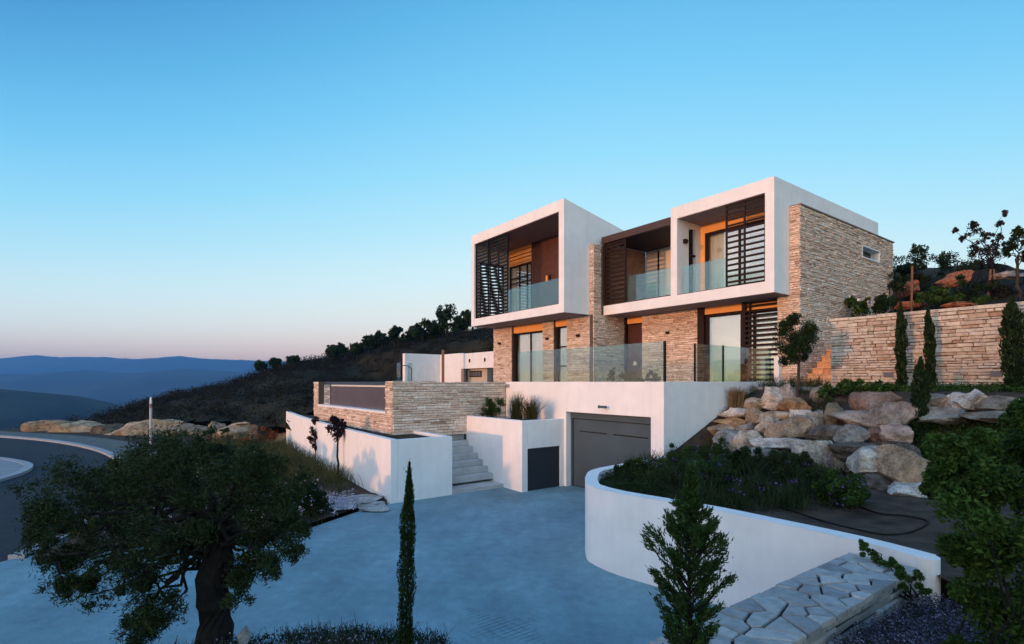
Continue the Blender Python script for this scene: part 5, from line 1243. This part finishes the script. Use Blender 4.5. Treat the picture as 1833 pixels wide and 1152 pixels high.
# planter plants
p = AB(6.45, -.95, 1.98); shrub('planter_shrub', p, 'bushy green shrub in the far end of the white planter', 'shrub', [(p.x + G.normal() * .16, p.y + G.normal() * .16, p.z + G.uniform(.1, .62), .2) for _ in range(12)], (.06, .02), 'green', n_leaf=90, stems=22)
for (a, b, h, lab) in ((5.2, -.85, .95, 'tall ornamental grass in the white planter, nearer the shrub'), (4.55, -.8, .85, 'spreading ornamental grass in the white planter, nearer the garage')):
    f = MB(); p = AB(a, b, 1.97); blades(f, p.x, p.y, 1.97, 420, h, .085, .013, .13 if a > 5 else .24, .35)
    tag(f.build('ornamental_grass', M['grass'], loc=p), lab, 'grass', 'ornamental grasses in the planter')
# terrace plants behind the glass
for (px, py, r, b, lab, m_) in ((1098, 672, 10, 1.3, 'dark low shrub behind the terrace glass, left of the front door', 'dark_green'), (1135, 677, 9, 1.5, 'dark spreading shrub behind the terrace glass before the front door', 'dark_green'), (1172, 672, 9, 1.0, 'bluish shrub behind the terrace glass at the corner', 'lavender')):
    c = onb(px, b, py); rr = r / F_PX * c.y
    shrub('terrace_shrub', (c.x, c.y, 3.22), lab, 'shrub', [(c.x + G.normal() * rr * .9, c.y + G.normal() * rr * .6, c.z + G.normal() * rr * .4, rr * .6) for _ in range(6)], (.07, .03), m_, n_leaf=45, stems=10, group='shrubs on the terrace')
# trailing plant over the end of the flagstone wall
cl = px_clumps([(1550,985,14,6.0),(1565,1000,12,5.9),(1585,1010,12,5.75),(1610,1020,14,5.6),(1625,1040,16,5.4),(1650,1055,14,5.3),(1640,1030,10,5.5),(1600,1005,8,5.8),(1545,975,8,6.1)], 5.7)
shrub('trailing_plant', at(1630, 1062, 5.45), 'trailing green plant hanging over the flagstone wall end', 'plant', cl, (.032, .017), 'green', n_leaf=90, stems=9)
# lavender bed right of the flagstone wall and ground cover at the viewer's feet
f = MB()
for k in range(1500):
    px, py = rng.uniform(1480, 1790), rng.uniform(1030, 1175); z0 = 1.05; p = onz(px, py, z0); a, b = inv(p.x, p.y)
    if a > -6.75 or b > -4.5: continue
    gzv = bank_z(p.x, p.y); leaf_quads(f, blob_pts((p.x, p.y, gzv + .08), (.07, .07, .12), 26, 1.8), .022, .012, tint=np.clip(G.normal(.5, .3, 26), 0, 1))
tag(f.build('lavender_bed', M['lavender']), 'blue-mauve flowering ground cover beside the flagstone wall', 'flowers', kind='stuff')
f = MB()
for k in range(4200):
    x, y = rng.uniform(-3.9, .5), rng.uniform(3.2, 5.7); z = bank_z(x, y)
    if z < -.02: continue
    m = 16; hh = .07
    leaf_quads(f, blob_pts((x, y, z + hh * .6), (.06, .06, hh), m, 1.8), .03, .012, tint=np.clip(G.normal(.35, .2, m), 0, 1))
tag(f.build('foreground_ground_cover', M['dark_green']), 'dark ground cover on the bank at the bottom of the picture', 'ground cover', kind='stuff')
f = MB()
for k in range(950):
    x, y = rng.uniform(-3.4, .3), rng.uniform(4.1, 5.5); z = bank_z(x, y)
    if z < .25: continue
    for q in range(5):
        d = Vector((G.normal() * .5, G.normal() * .5, 1)).normalized() * rng.uniform(.05, .14); p0 = Vector((x + G.normal() * .04, y + G.normal() * .04, z + .02)); s = Vector((.0025, 0, 0))
        f.add([p0 - s, p0 + s, p0 + d + s * .5, p0 + d - s * .5], [(0, 1, 2, 3)], 0, rng.uniform(.1, .6))
        if rng.random() < .35: leaf_quads(f, np.array([p0 + d]), .018, .014, tint=np.array([.9]))
tag(f.build('dry_stems', M['lavender']), 'tangle of thin dry stems along the top of the foreground bank', 'stems', kind='stuff')

# ------------------------------------------------------------------ evening haze over the valley
mb = MB(); mb.box(-5300, 5300, -175, 5700, -95, 218)
hz = mb.build('haze', []) if False else None
me = bpy.data.meshes.new('haze'); me.from_pydata(mb.v, [], mb.f); ho = bpy.data.objects.new('haze', me); C.objects.link(ho)
hm = bpy.data.materials.new('haze_air'); hm.use_nodes = True; ht = hm.node_tree; ht.nodes.clear()
vo = ht.nodes.new('ShaderNodeVolumePrincipled'); vo.inputs['Color'].default_value = (.19, .50, 1.0, 1); vo.inputs['Density'].default_value = HAZE; vo.inputs['Anisotropy'].default_value = .5
oo = ht.nodes.new('ShaderNodeOutputMaterial'); ht.links.new(vo.outputs[0], oo.inputs['Volume']); me.materials.append(hm)
tag(ho, 'thin blue evening haze filling the valley air', 'haze', kind='stuff')
bpy.context.view_layer.update()
